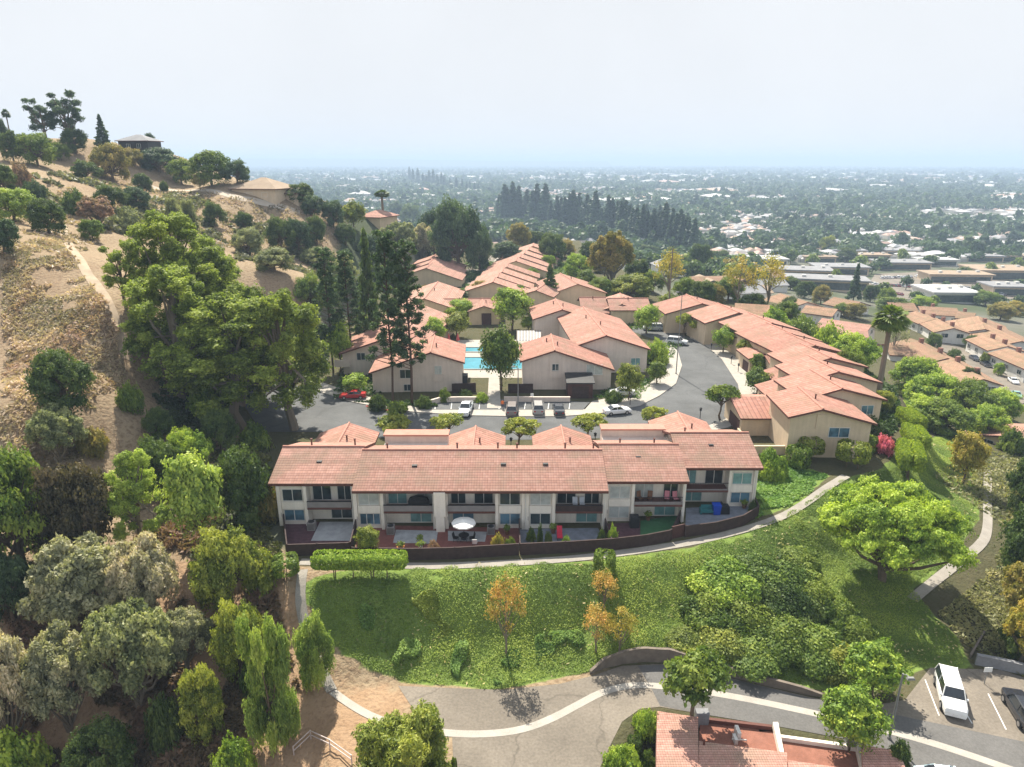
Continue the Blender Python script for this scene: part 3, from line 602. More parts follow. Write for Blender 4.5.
# garages and entry courts on the street side: (x0,x1,y0,y1)
GA = [(35.0, 40.6, 97.2, 102.6), (49, 55, 122, 126.5), (48.5, 54, 137, 141)]
for A, B_, wl, wr in [((47.0, 105.6), (47.0, 112.6), 5, 3.2), ((50.6, 113.8), (50.4, 120.6), 4.6, 3.2), ((50.6, 128.5), (50.4, 135.5), 4.4, 3)]:
    b.gable(A, B_, wl, wr, 4.7, .3, wall=M_STUCT, vents=1, base=-1)
    d_ = MB(); d_.box(A[0] - wl + .43, A[0] - wl + .5, A[1] + 1, A[1] + 5.4, 0, 2.2); b.part('garage_door', d_, M_GDOOR)
for x0, x1, y0, y1 in GA:
    m = MB(); m.slab([(x0 - .4, y0 - .6, 3.05), (x1 + .6, y0 - .6, 3.05), (x1 + .6, y1, 4.5), (x0 - .4, y1, 4.5)], .22, 0, 1); m.slab([(x1 + .6, y1 + 3.4, 3.7), (x0 - .4, y1 + 3.4, 3.7), (x0 - .4, y1, 4.5), (x1 + .6, y1, 4.5)], .22, 0, 1)
    b.part('garage_roof', m, [M_ROOFR, M_BROWN])
    w_ = MB(); w_.hexa([(x0, y0, -1), (x1 + .5, y0, -1), (x1 + .5, y1 + 3, -1), (x0, y1 + 3, -1)], [(x0, y0, 2.82), (x1 + .5, y0, 2.82), (x1 + .5, y1 + 3, 2.82), (x0, y1 + 3, 2.82)]); w_.face([(x0, y1, 4.2), (x0, y1 + 3, 3.4), (x0, y1 + 3, 2.82), (x0, y0, 2.82)][::-1]); b.part('garage_wall', w_, M_STUCT)
    d_ = MB(); d_.box(x0 - .07, x0 - .004, y0 + .8, y0 + 5.6, 0, 2.2); b.part('garage_door', d_, M_GDOOR)
m = MB(); m.box(34.4, 39.2, 90.0, 90.25, -3, 1.3); m.box(34.4, 34.65, 90.252, 97.1, -1, 1.3); m.box(34.35, 39.2, 89.95, 90.3, 1.303, 1.38); b.part('court_wall', m, M_STUCT)
m = MB(); m.box(50.2, 53.2, 97.9, 98.15, -2, 1.9); b.part('side_parapet', m, M_STUCT)

# buildings further into the estate ---------------------------------------------------------------------------------------
def block(label, us, wall=M_STUCT, roof=M_ROOFR, pitch=.33, cat='townhouses', base=0, name='townhouse_row', vents=1, doors=(), group=None, oh=.5, th=.2):
    c = np.mean([np.mean([u[0], u[1]], 0) for u in us], 0); bb = Bld(name, label, cat, (c[0], c[1], base), group)
    for A, B_, wl, wr, zr in us: bb.gable(A, B_, wl, wr, zr + base, pitch, base=base - 2, wall=wall, roof=roof, vents=vents, oh=oh, th=th)
    for x0, x1, y, z1 in doors:
        d = MB(); d.box(x0, x1, y - .06, y - .004, base, base + z1); bb.part('garage_door', d, M_GDOOR)
    return bb
def gz(px, py, z): return g(px, py, z)
block('low terracotta-roofed row with a dark garage door between the two round green trees', [(g(417, 300, 5), g(502, 299, 5), 7, 6, 5.2), (g(484, 306, 5), g(482, 298, 5), 4.4, 4.4, 5.0)],
      doors=[(g(476, 312, 2)[0], g(492, 312, 2)[0], g(484, 306, 5)[1] + .5, 3.0)], wall=M_STUCT, roof=M_ROOFF)
block('hipped terracotta house just behind the tall pines', [(g(424, 297, 7), g(438, 280, 7), 7, 8, 6.6), (g(388, 322, 7), g(420, 303, 7), 9, 9, 6.8)], roof=M_ROOFF)
block('small stepped pair of terracotta houses with dark garage beside the silver van', [(g(579, 297, 5.5), g(606, 297, 5.5), 6, 8, 5.4), (g(622, 304, 5), g(620, 293, 5), 5, 5.5, 5.0), (g(607, 299, 5.6), g(648, 299, 5.6), 7, 6, 5.8)],
      doors=[(g(612, 315, 2)[0], g(637, 315, 2)[0], g(622, 304, 5)[1] + .45, 3.2)], roof=M_ROOFF)
block('pink tiled two-storey house behind the dark conifer in the estate', [(g(578, 284, 7), g(560, 273, 7), 8, 9, 7), (g(545, 284, 6.5), g(536, 290, 6.5), 5, 5, 6.4)], roof=M_ROOFF)
def stair(label, p0, p1, n, wl, wr, L, roof=M_ROOFF, zr=6.5):
    us = []
    for k in range(n):
        t = k / max(1, n - 1); A = V3(*g(p0[0] + (p1[0] - p0[0]) * t, p0[1] + (p1[1] - p0[1]) * t, zr)); us.append((tuple(A), tuple(A + V3(L * .05, L)), wl, wr, zr))
    return block(label, us, roof=roof, vents=0)
stair('far left cluster of three overlapping pink roofs below the dark eucalyptus wood', (426, 268), (430, 259), 3, 7, 12, 13)
stair('nearer half of the stepped pink roofs beside the narrow lane', (493, 282), (507, 267), 4, 9, 11, 9)
stair('farther half of the stepped pink roofs at the end of the narrow lane', (516, 261), (533, 246), 5, 11, 12, 11)
drape('lane', [g(*p) for p in [(452, 296), (470, 296), (486, 270), (503, 258), (492, 254), (474, 266), (456, 274)]], M_ASPH2, .06, zfix=0)
drape('lane_edge', ribbon([g(*p) for p in [(468, 288), (484, 270), (500, 257)]], 1.1), M_CONCL, .07, zfix=0)
# pool ---------------------------------------------------------------------------------------------------------------------
M_WATER = mat('pool_water', (.05, .25, .32), .08, .15, .5, .3, spec=.6)
pool = [g(*p) for p in [(463, 358), (503, 358), (528, 362), (528, 370), (461, 370)]]; spa = [g(*p) for p in [(464, 348), (484, 348), (484, 352.5), (464, 352.5)]]
drape('pool_deck', [g(*p) for p in [(458, 340), (540, 340), (545, 378), (456, 378)]], M_CONCL, .04, zfix=0)
for nm, pl, lab in (('swimming_pool', pool, 'turquoise swimming pool beside the beige gabled building'), ('spa_pool', spa, 'small turquoise spa pool just beyond the swimming pool')):
    c = np.mean(pl, 0); bb = Bld(nm, lab, 'pool', (c[0], c[1], .05)); m = MB(); m.face([(x, y, .10) for x, y in pl[::-1]]); 
    m.v = m.v[::-1]; bb.part('water', m, M_WATER)
    m = MB(); q = pl + [pl[0]]
    for a, c2 in zip(q, q[1:]): m.tube([(a[0], a[1], .1), (c2[0], c2[1], .1)], .16, 5)
    bb.part('coping', m, M_CONCL)
# pink house, bottom right: only its roof rises beside the lower road --------------------------------------------------------
b = Bld('house', 'pink tiled house roof with sunken red gravel deck at the lower edge', 'house', (25, 40, -9))
G = lambda px, py, z=-5: np.array([*g(px, py, z), z])
def ridge(poly, z=-5): return [tuple(G(*p, z)) for p in poly]
zr = -5.0
def flat(poly, z, th, mats, name, parent=None):
    m = MB(); pts = [g(p[0], p[1], z) for p in poly]; 
    m.hexa([(x, y, z - th) for x, y in pts], [(x, y, z) for x, y in pts])
    x0, y0 = pts[0]; k = len(m.f); 
    m.uv = [[((m.v[i][0] - x0), (m.v[i][1] - y0)) for i in f] for f in m.f]
    return b.part(name, m, mats, parent)
flat([(696, 791), (903, 820), (872, 752), (858, 749), (786, 740), (772, 727), (700, 723)], -6.0, .25, M_REDD, 'roof_deck')
flat([(655, 860), (700, 860), (698, 717), (657, 711)], -4.9, 1.3, M_ROOFP, 'roof')
flat([(698.5, 860), (790, 860), (787, 752.5), (699, 741)], -4.95, 1.3, M_ROOFP, 'roof')
flat([(790.5, 860), (880, 860), (858, 770), (788, 760)], -5.0, 1.3, M_ROOFP, 'roof')
flat([(866, 860), (935, 860), (900, 751), (862, 745)], -4.9, 1.3, M_ROOFP, 'roof')
flat([(698, 718.5), (772, 727), (772, 724.5), (698, 716)], -5.6, 1.1, M_BROWN, 'deck_curb')
flat([(781, 737), (858, 748), (858, 745), (781, 734.5)], -5.6, 1.1, M_STUC, 'deck_curb')
flat([(780, 752), (784, 752), (778, 722), (773, 722)], -5.35, 1.3, M_STUC, 'parapet')
flat([(862, 770), (866, 770), (860, 742), (856, 742)], -5.35, 1.3, M_STUC, 'parapet')
flat([(657, 860), (900, 860), (893, 756), (662, 716)], -7.2, 2.2, M_STUCP, 'wall')
for px, py, ww in ((702, 715, 1.1), (853, 739, 1.2)):
    x, y = g(px, py, -5.2); m = MB(); m.box(x - ww / 2, x + ww / 2, y - .3, y + .3, -6.4, -4.75); b.part('skylight_box', m, M_GRAVEL)
x, y = g(738, 740, -6); m = MB(); m.box(x - .12, x + .18, y - .1, y + .8, -6.1, -5.2); m.box(x - .45, x - .18, y - .5, y + .2, -6.1, -5.5); m.tube([(x - .6, y - .2, -5.7), (x + .6, y - .3, -5.7)], .06); b.part('roof_unit', m, M_WFRAME)
x, y = g(704, 743, -4.8); m = MB(); m.cyl(x, y, -5.3, -4.5, .1); b.part('vent_pipe', m, M_BROWN)
# ================================================================ foliage kit
M_LEAF = leaf_mat('leaves'); M_LEAFN = leaf_mat('needles', .4, .6, .04); M_BARK = mat('bark', (.15, .11, .075), .95, .3, 2, .4); M_BARKG = mat('grey_bark', (.20, .165, .125), .95, .3, 2, .4)
def leaves(lobes, n, size, seed=0, elong=1.6, spread=.75, jit=.55, droop=0., under=.35, rough=.28):
    """leaf faces over a set of ellipsoid clumps (x,y,z,rx,ry,rz); returns V,F,tint"""
    rg = np.random.default_rng(seed); L = np.array(lobes, float); ar = (L[:, 3] * L[:, 4] + L[:, 4] * L[:, 5] + L[:, 3] * L[:, 5]); k = rg.choice(len(L), n, p=ar / ar.sum())
    d = rg.normal(size=(n, 3)); d /= np.linalg.norm(d, axis=1)[:, None]
    flip = (d[:, 2] < 0) & (rg.random(n) > under); d[flip, 2] *= -1
    ph = rg.random((len(L), 3)) * 6.28
    bump = np.sin(d[:, 0] * 5 + ph[k, 0]) * np.sin(d[:, 1] * 5 + ph[k, 1]) + np.sin(d[:, 2] * 6 + ph[k, 2] + d[:, 0] * 3) * .6
    r = (1 - spread * rg.random(n) ** 2.2) * (1 + rough * bump + rg.normal(size=n) * .06)
    p = L[k, :3] + d * L[k, 3:6] * r[:, None]
    nn = d + rg.normal(size=(n, 3)) * jit + (0, 0, .25); nn /= np.linalg.norm(nn, axis=1)[:, None]
    t = rg.normal(size=(n, 3)) - np.array((0, 0, droop * 3)); t -= nn * np.sum(t * nn, 1)[:, None]; t /= np.linalg.norm(t, axis=1)[:, None] + 1e-9
    b = np.cross(nn, t); s = size * (.55 + .9 * rg.random(n)); a = t * (s * elong * .5)[:, None]; c = b * (s * .5)[:, None]
    V = np.stack([p - a, p + c - a * .1, p + a, p - c - a * .1], 1).reshape(-1, 3); F = np.arange(4 * n).reshape(-1, 4)
    lt = rg.random(len(L)); tint = np.clip(.5 + (lt[k] - .5) * .7 + rg.normal(size=n) * .2 + bump * .07, 0, 1)
    return V, F, tint
def limbs(mb, base, r0, targets, top=None, fork=.35, n=6, seed=0, bend=.08):
    """tapered trunk and limbs running from the base into the clumps"""
    rg = np.random.default_rng(seed); base = np.array(base, float); top = np.array(top if top is not None else np.mean(targets, 0), float)
    pts = [base + (top - base) * t + rg.normal(size=3) * bend * (t > 0) * (t < 1) for t in np.linspace(0, 1, 5)]
    mb.tube(pts, [r0 * 1.25, r0, r0 * .85, r0 * .65, r0 * .4], n)
    for q in targets:
        t = fork + (1 - fork) * rg.random() * .6; s = pts[0] + (top - pts[0]) * t; q = np.array(q, float); m = (s + q) / 2 + rg.normal(size=3) * bend * 1.5 + (0, 0, -.02 * np.linalg.norm(q - s))
        mb.tube([s, m, q], [r0 * .5, r0 * .33, r0 * .12], 5)
PROTO = {}
def proto(kind, V, F, tint, mb=None, leaf=None, bark=None, crown='crown', cat='tree', name='tree'):
    """store a prototype scaled so that its height is 1 and its width 1"""
    hgt = V[:, 2].max(); wid = max(np.ptp(V[:, 0]), np.ptp(V[:, 1])); sc_ = np.array([1 / wid, 1 / wid, 1 / hgt])
    cx, cy = (V[:, 0].max() + V[:, 0].min()) / 2, (V[:, 1].max() + V[:, 1].min()) / 2
    V = (V - (cx, cy, 0)) * sc_; root = bpy.data.objects.new(name, None); root.empty_display_size = .1
    me = np_mesh(crown, V, F, leaf or M_LEAF, tint); me.parent = root; C.objects.unlink(me); ch = [me]
    if mb and mb.v:
        mb.v = [tuple((np.array(p) - (cx, cy, 0)) * sc_) for p in mb.v]; t = mb.build('trunk', bark or M_BARK, root, True); C.objects.unlink(t); ch.append(t)
    PROTO.setdefault(kind, []).append(((root, [(c, []) for c in ch]), (cx * sc_[0], cy * sc_[1]), cat))
def rl(rg, n, R, H, z0, r, zf=.8, hollow=.35):      # random clumps filling a dome
    out = []
    for i in range(n):
        a = 2.4 * i + rg.random() * .8; q = math.sqrt((i + .5) / n); rad = R * (hollow + (1 - hollow) * q) * (.75 + .25 * rg.random()) if i else 0
        z = z0 + H * (1 - q ** 2 * .75) * (.72 + .28 * rg.random()); s = r * (.7 + .6 * rg.random())
        out.append((rad * math.cos(a), rad * math.sin(a), z, s, s * (.8 + .4 * rg.random()), s * zf))
    return out
for sd in range(3):                                   # broad oak-like crown
    rg = np.random.default_rng(100 + sd); lb = rl(rg, 26, 4.3, 4.4, 1.9, 1.35, .75) + [(3.1 * math.cos(a), 3.1 * math.sin(a), 1.2 + .5 * rg.random(), 1.3, 1.3, 1.15) for a in rg.random(6) * 6.28]; V, F, t = leaves(lb, 26000, .19, sd, rough=.36, spread=.5, under=.25); m = MB(); limbs(m, (0, 0, -.6), .34, [l[:3] for l in lb], (0, 0, 4.6), seed=sd); proto('oak', V, F, t, m)
for sd in range(2):                                   # very large fine-leaved crown
    rg = np.random.default_rng(140 + sd); lb = rl(rg, 56, 8.2, 4.2, 4.5, 1.35, .62); V, F, t = leaves(lb, 110000, .16, 40 + sd, rough=.36, spread=.5, under=.2); m = MB(); limbs(m, (0, 0, -1), .5, [l[:3] for l in lb], (.4, 0, 5), seed=sd, bend=.2); proto('bigoak', V, F, t, m)
for sd in range(3):                                   # small street tree with an open, flattish head on a bare stem
    rg = np.random.default_rng(200 + sd); lb = rl(rg, 12, 1.55, 1.3, 1.9, .62, .6, .3); V, F, t = leaves(lb, 6500, .13, 10 + sd, spread=.9); m = MB(); limbs(m, (0, 0, -.2), .11, [l[:3] for l in lb], (0, 0, 2.2), fork=.6, seed=sd); proto('street', V, F, t, m)
for sd in range(2):                                   # dense round head on a short stem
    rg = np.random.default_rng(230 + sd); lb = [(0, 0, 3.2, 2.1, 2.1, 1.9)] + rl(rg, 12, 1.9, 3.0, 1.9, .95, .85); V, F, t = leaves(lb, 15000, .17, 20 + sd, spread=.6, rough=.36); m = MB(); limbs(m, (0, 0, -.3), .16, [l[:3] for l in lb], (0, 0, 3), fork=.5, seed=sd); proto('round', V, F, t, m)
for sd in range(3):                                   # shrub without a visible stem
    rg = np.random.default_rng(260 + sd); lb = [(x, y, z * .8 - .7, a, b_, c) for x, y, z, a, b_, c in rl(rg, 13, 2.3, 2.0, .8, 1.05, .8, .2)]; V, F, t = leaves(lb, 10000, .17, 30 + sd, spread=.6, rough=.34); V[:, 2] = np.maximum(V[:, 2], -.3); m = MB(); limbs(m, (0, 0, -.3), .1, [l[:3] for l in lb[:7]], (0, 0, 1), fork=.1, seed=sd); proto('shrub', V, F, t, m, crown='foliage', cat='shrub', name='shrub')
for sd in range(3):                                   # smooth ground-hugging mound
    rg = np.random.default_rng(520 + sd); lb = [(0, 0, .3, 1.7, 1.5, 1.25)] + [(1.5 * math.cos(a), 1.3 * math.sin(a), .1, .8 + .4 * rg.random(), .8 + .3 * rg.random(), .6 + .5 * rg.random()) for a in np.linspace(0, 5.6, 7) + rg.random()]; V, F, t = leaves(lb, 15000, .11, 140 + sd, spread=.22, rough=.07, under=.1, jit=.6); V[:, 2] = np.maximum(V[:, 2], -.3); m = MB(); limbs(m, (0, 0, -.3), .08, [l[:3] for l in lb[1:6]], (0, 0, .8), fork=.1, seed=sd); proto('mound', V, F, t, m, crown='foliage', cat='shrub', name='shrub')
for sd in range(3):                                   # Mediterranean pine: puffy tufted clumps on long leaning limbs
    rg = np.random.default_rng(300 + sd); lb = []
    for i in range(64):
        z = 5 + 12 * rg.random() ** .9; q = (z - 4) / 13; R_ = 4.9 * math.sin(min(1, 1.15 - q * .85) * 1.45) ; a = rg.random() * 6.28; rr = R_ * math.sqrt(rg.random()); s = .5 + .62 * rg.random(); lb.append((rr * math.cos(a), rr * math.sin(a), z, s * 1.05, s * 1.05, s * 1.15))
    V, F, t = leaves(lb, 60000, .15, 50 + sd, elong=1.7, jit=.8, spread=.5, under=.4, rough=.35); m = MB(); limbs(m, (.6, 0, -1), .42, [l[:3] for l in lb[:26]], (-.3, 0, 14), fork=.3, seed=sd, bend=.3); proto('pine', V, F, t, m, M_LEAFN, M_BARKG)
for sd in range(3):                                   # tall slender pine: bare red-brown trunk, sparse small tufts
    rg = np.random.default_rng(330 + sd); lb = []; m = MB()
    for i in range(76):
        z = 5.5 + 15 * (i / 76) ; q = (z - 5.5) / 15; R_ = 2.9 * (1 - q * .62) * (.35 + .65 * rg.random()); a = 2.4 * i + rg.random(); s = .26 + .34 * rg.random(); lb.append((R_ * math.cos(a), R_ * math.sin(a), z, s * 1.2, s * 1.2, s * .85))
    V, F, t = leaves(lb, 14500, .13, 60 + sd, elong=2.6, jit=.9, spread=.9, under=.4); limbs(m, (0, 0, -.5), .15, [], (0, 0, 20.5), seed=sd, bend=.1)
    for l in lb: m.tube([(0, 0, l[2] - .7), (l[0] * .9, l[1] * .9, l[2])], [.06, .03], 4)
    proto('slim', V, F, t, m, M_LEAFN, mat('reddish_bark', (.11, .07, .052), .95, .3, 2, .4))
for sd in range(2):                                   # open umbrella pine seen against the sky
    rg = np.random.default_rng(350 + sd); lb = []
    for i in range(24): a = 2.4 * i; z = 5 + 9 * rg.random(); R_ = 3.6 * (.3 + .7 * rg.random()); s = .6 + .45 * rg.random(); lb.append((R_ * math.cos(a), R_ * math.sin(a), z, s * 1.2, s * 1.2, s))
    V, F, t = leaves(lb, 9000, .22, 70 + sd, elong=2.0, under=.6); m = MB(); limbs(m, (0, 0, -.5), .3, [l[:3] for l in lb], (0, 0, 11), fork=.3, seed=sd, bend=.2); proto('openpine', V, F, t, m, M_LEAFN)
def cone(n, R_, H, z0, seed, ex=1.0, flat=.5, lo=.9):
    rg = np.random.default_rng(seed); out = []
    for i in range(n): q = (i + .5) / n; z = z0 + (H - z0) * q; r = R_ * (1 - q) ** ex; a = 2.4 * i; s = max(.25, lo * (.35 + .65 * (1 - q))); k = r * (.45 + .45 * rg.random()); out.append((k * math.cos(a), k * math.sin(a), z, s * 1.2, s * 1.2, s * flat + .1))
    return out
for sd in range(2):                                   # broad conifer with tiers
    lb = cone(44, 3.1, 12, 1, 380 + sd, .9); V, F, t = leaves(lb, 5200, .34, 80 + sd, elong=2.2); m = MB(); limbs(m, (0, 0, -.4), .22, [], (0, 0, 11.5), seed=sd, bend=.03); proto('conifer', V, F, t, m, M_LEAFN)
for sd in range(2):                                   # cypress / poplar column
    lb = [(0, 0, z, .95 * w_, .95 * w_, 1.3) for z, w_ in zip(np.linspace(1.3, 9.2, 8), (.8, 1, 1.05, 1, .92, .8, .6, .36))]; V, F, t = leaves(lb, 1500, .36, 90 + sd, spread=.4, elong=2.0); m = MB(); limbs(m, (0, 0, -.3), .14, [], (0, 0, 6), seed=sd, bend=.02); proto('column', V, F, t, m, M_LEAFN)
for sd in range(2):                                   # drooping pepper tree
    rg = np.random.default_rng(400 + sd); lb = [(q * math.cos(a), q * math.sin(a), z, s_, s_ * .9, s_ * 1.35) for q, a, z, s_ in zip(2.0 * np.sqrt(rg.random(30)), rg.random(30) * 6.28, 1.1 + 4.6 * rg.random(30), .5 + .4 * rg.random(30))]; V, F, t = leaves(lb, 45000, .085, 100 + sd, elong=3.2, droop=.7, spread=.95, jit=1.0, under=.8); m = MB(); limbs(m, (0, 0, -.5), .2, [l[:3] for l in lb], (0, 0, 4), fork=.3, seed=sd, bend=.15); proto('willow', V, F, t, m)
for sd in range(2):                                   # sparse, airy tree: a few loose clumps, limbs showing
    rg = np.random.default_rng(430 + sd); lb = rl(rg, 13, 2.1, 4.3, 2.7, .8, .8, .3); V, F, t = leaves(lb, 2000, .14, 110 + sd, spread=1., jit=1., under=.9); m = MB(); limbs(m, (0, 0, -.4), .13, [l[:3] for l in lb], (0, 0, 5), fork=.3, seed=sd, bend=.12); proto('airy', V, F, t, m, bark=M_BARKG)
for sd in range(3):                                   # grey-leaved gum with soft rounded billows
    rg = np.random.default_rng(450 + sd); lb = rl(rg, 40, 4.0, 5.2, 2.4, .95, .85, .2); V, F, t = leaves(lb, 26000, .18, 120 + sd, elong=2.0, spread=.45, jit=.8, under=.3, rough=.25); m = MB(); limbs(m, (0, 0, -1), .3, [l[:3] for l in lb], (0, 0, 5), fork=.2, seed=sd, bend=.2); proto('gum', V, F, t, m, bark=M_BARKG)
for sd in range(2):                                   # small dense crowns for far trees
    rg = np.random.default_rng(480 + sd); lb = rl(rg, 8, 2.6, 3.2, 1.6, 1.5, .8, .2); V, F, t = leaves(lb, 420, .75, 130 + sd, spread=.45); m = MB(); limbs(m, (0, 0, -.4), .25, [], (0, 0, 3), seed=sd); proto('far', V, F, t, m)
# clipped shapes
def clipped(kind, boxes, n, size, seed, stems):
    rg = np.random.default_rng(seed); P_ = []; Nn = []
    for (cx, cy, cz, rx, ry, rz) in boxes:                # super-ellipsoid surface
        k = n // len(boxes); d = rg.normal(size=(k, 3)); d /= np.linalg.norm(d, axis=1)[:, None]; e = np.sign(d) * np.abs(d) ** .5; e /= (np.abs(e) ** 4).sum(1)[:, None] ** .25
        P_.append(np.array((cx, cy, cz)) + e * (rx, ry, rz) * (1 - .22 * rg.random(k) ** 2)[:, None] + rg.normal(size=(k, 3)) * .03); Nn.append(d)
    p = np.vstack(P_); nn = np.vstack(Nn) + rg.normal(size=p.shape) * .45; nn /= np.linalg.norm(nn, axis=1)[:, None]; n = len(p)
    t = rg.normal(size=(n, 3)); t -= nn * np.sum(t * nn, 1)[:, None]; t /= np.linalg.norm(t, axis=1)[:, None]; b = np.cross(nn, t); s = size * (.6 + .8 * rg.random(n))[:, None]
    V = np.stack([p - t * s * .7, p + b * s * .5, p + t * s * .7, p - b * s * .5], 1).reshape(-1, 3); m = MB()
    for x, y in stems: m.tube([(x, y, -.3), (x + .05, y, .5), (x - .05, y + .05, 1.2)], [.09, .07, .05], 5)
    proto(kind, V, np.arange(4 * n).reshape(-1, 4), np.clip(.5 + rg.normal(size=n) * .2, 0, 1), m, crown='foliage', cat='topiary', name='topiary')
clipped('topball', [(0, 0, 1.6, 1.25, 1.25, .8)], 2600, .17, 5, [(0, 0), (.2, .1)])
clipped('ball', [(0, 0, 1.0, 1.25, 1.25, 1.05)], 2600, .17, 6, [])
clipped('slab', [(0, 0, 1.5, 1.7, 1.3, .75)], 2600, .18, 7, [(-.5, 0), (.6, .1)])
# fan palm: bare trunk, a ball of stiff drooping fans
def palm(kind, H, R_, nf, seed):
    rg = np.random.default_rng(seed); m = MB(); m.tube([(0, 0, -.5), (.03, 0, H * .4), (-.03, .02, H * .75), (0, 0, H)], [.28, .2, .18, .22], 8); Vs = []
    for i in range(nf):
        a = 2.4 * i; el = 1.35 - 2.2 * (i / nf); L = R_ * (.75 + .35 * rg.random()); d = V3(math.cos(a) * math.cos(el), math.sin(a) * math.cos(el), math.sin(el)); side = V3(-math.sin(a), math.cos(a), 0)
        for k in range(9):                                   # leaflets of the fan
            w_ = (k - 4) / 4; tip = d * L * (1 - .18 * abs(w_)) + side * w_ * L * .5 - V3(0, 0, .22 * L * abs(math.cos(el)) * (1 + abs(w_))); st = d * L * .45; q = np.cross(d, side) * .04 + side * .07 * L
            Vs.append([st + V3(0, 0, H), (st + tip) / 2 + q + V3(0, 0, H), tip + V3(0, 0, H), (st + tip) / 2 - q + V3(0, 0, H)])
    V = np.array(Vs).reshape(-1, 3); n = len(Vs); proto(kind, V, np.arange(4 * n).reshape(-1, 4), np.clip(.5 + rg.normal(size=n) * .2, 0, 1), m, bark=M_BARKG, cat='palm', name='palm_tree')
palm('palm', 9, 1.5, 70, 1); palm('lowpalm', 3, 2.0, 34, 2)

COL = dict(dk=(0.086, 0.132, 0.034), md=(0.149, 0.213, 0.039), br=(0.253, 0.356, 0.052), yl=(.225, .265, .05), ol=(0.276, 0.239, 0.067), gy=(.34, .34, .20), tn=(0.471, 0.425, 0.287), au=(.50, .35, .10), bl=(0.075, 0.121, 0.057),
           lt=(0.345, 0.437, 0.092), bk=(0.093, 0.078, 0.040), rd=(0.322, 0.218, 0.149), wl=(.25, .34, .075), pn=(.225, .285, .055), pk=(0.620, 0.179, 0.241), gd=(.38, .325, .065), sg=(.25, .275, .13))
NAMES = {}
def plant(kind, px, base, top, wpx, col, label, cat=None, group=None, name=None, rz=None, var=None, wy=None, z=None, tiltx=0):
    if z is None: x, y, zz = at(px, base)
    else: (x, y), zz = g(px, base, z), z
    lst = PROTO[kind]; k = (len(label) + int(px)) % len(lst) if var is None else var; tree, off, c0 = lst[k]
    d = depth(x, y, zz); w_ = wpx * d / FOC; h_ = max(.4, z_for(x, y, top) - zz)
    rz_ = random.random() * 6.28 if rz is None else rz
    col_ = COL[col] if isinstance(col, str) else col; j = 1 + .16 * (random.random() - .5); cc = tuple(v * j for v in col_)
    r = clone(None, (x, y, zz - .08), rz_, (w_, wy * d / FOC if wy else w_, h_), label, group, cc, tree); r['category'] = cat or c0
    if name: r.name = name
    return r
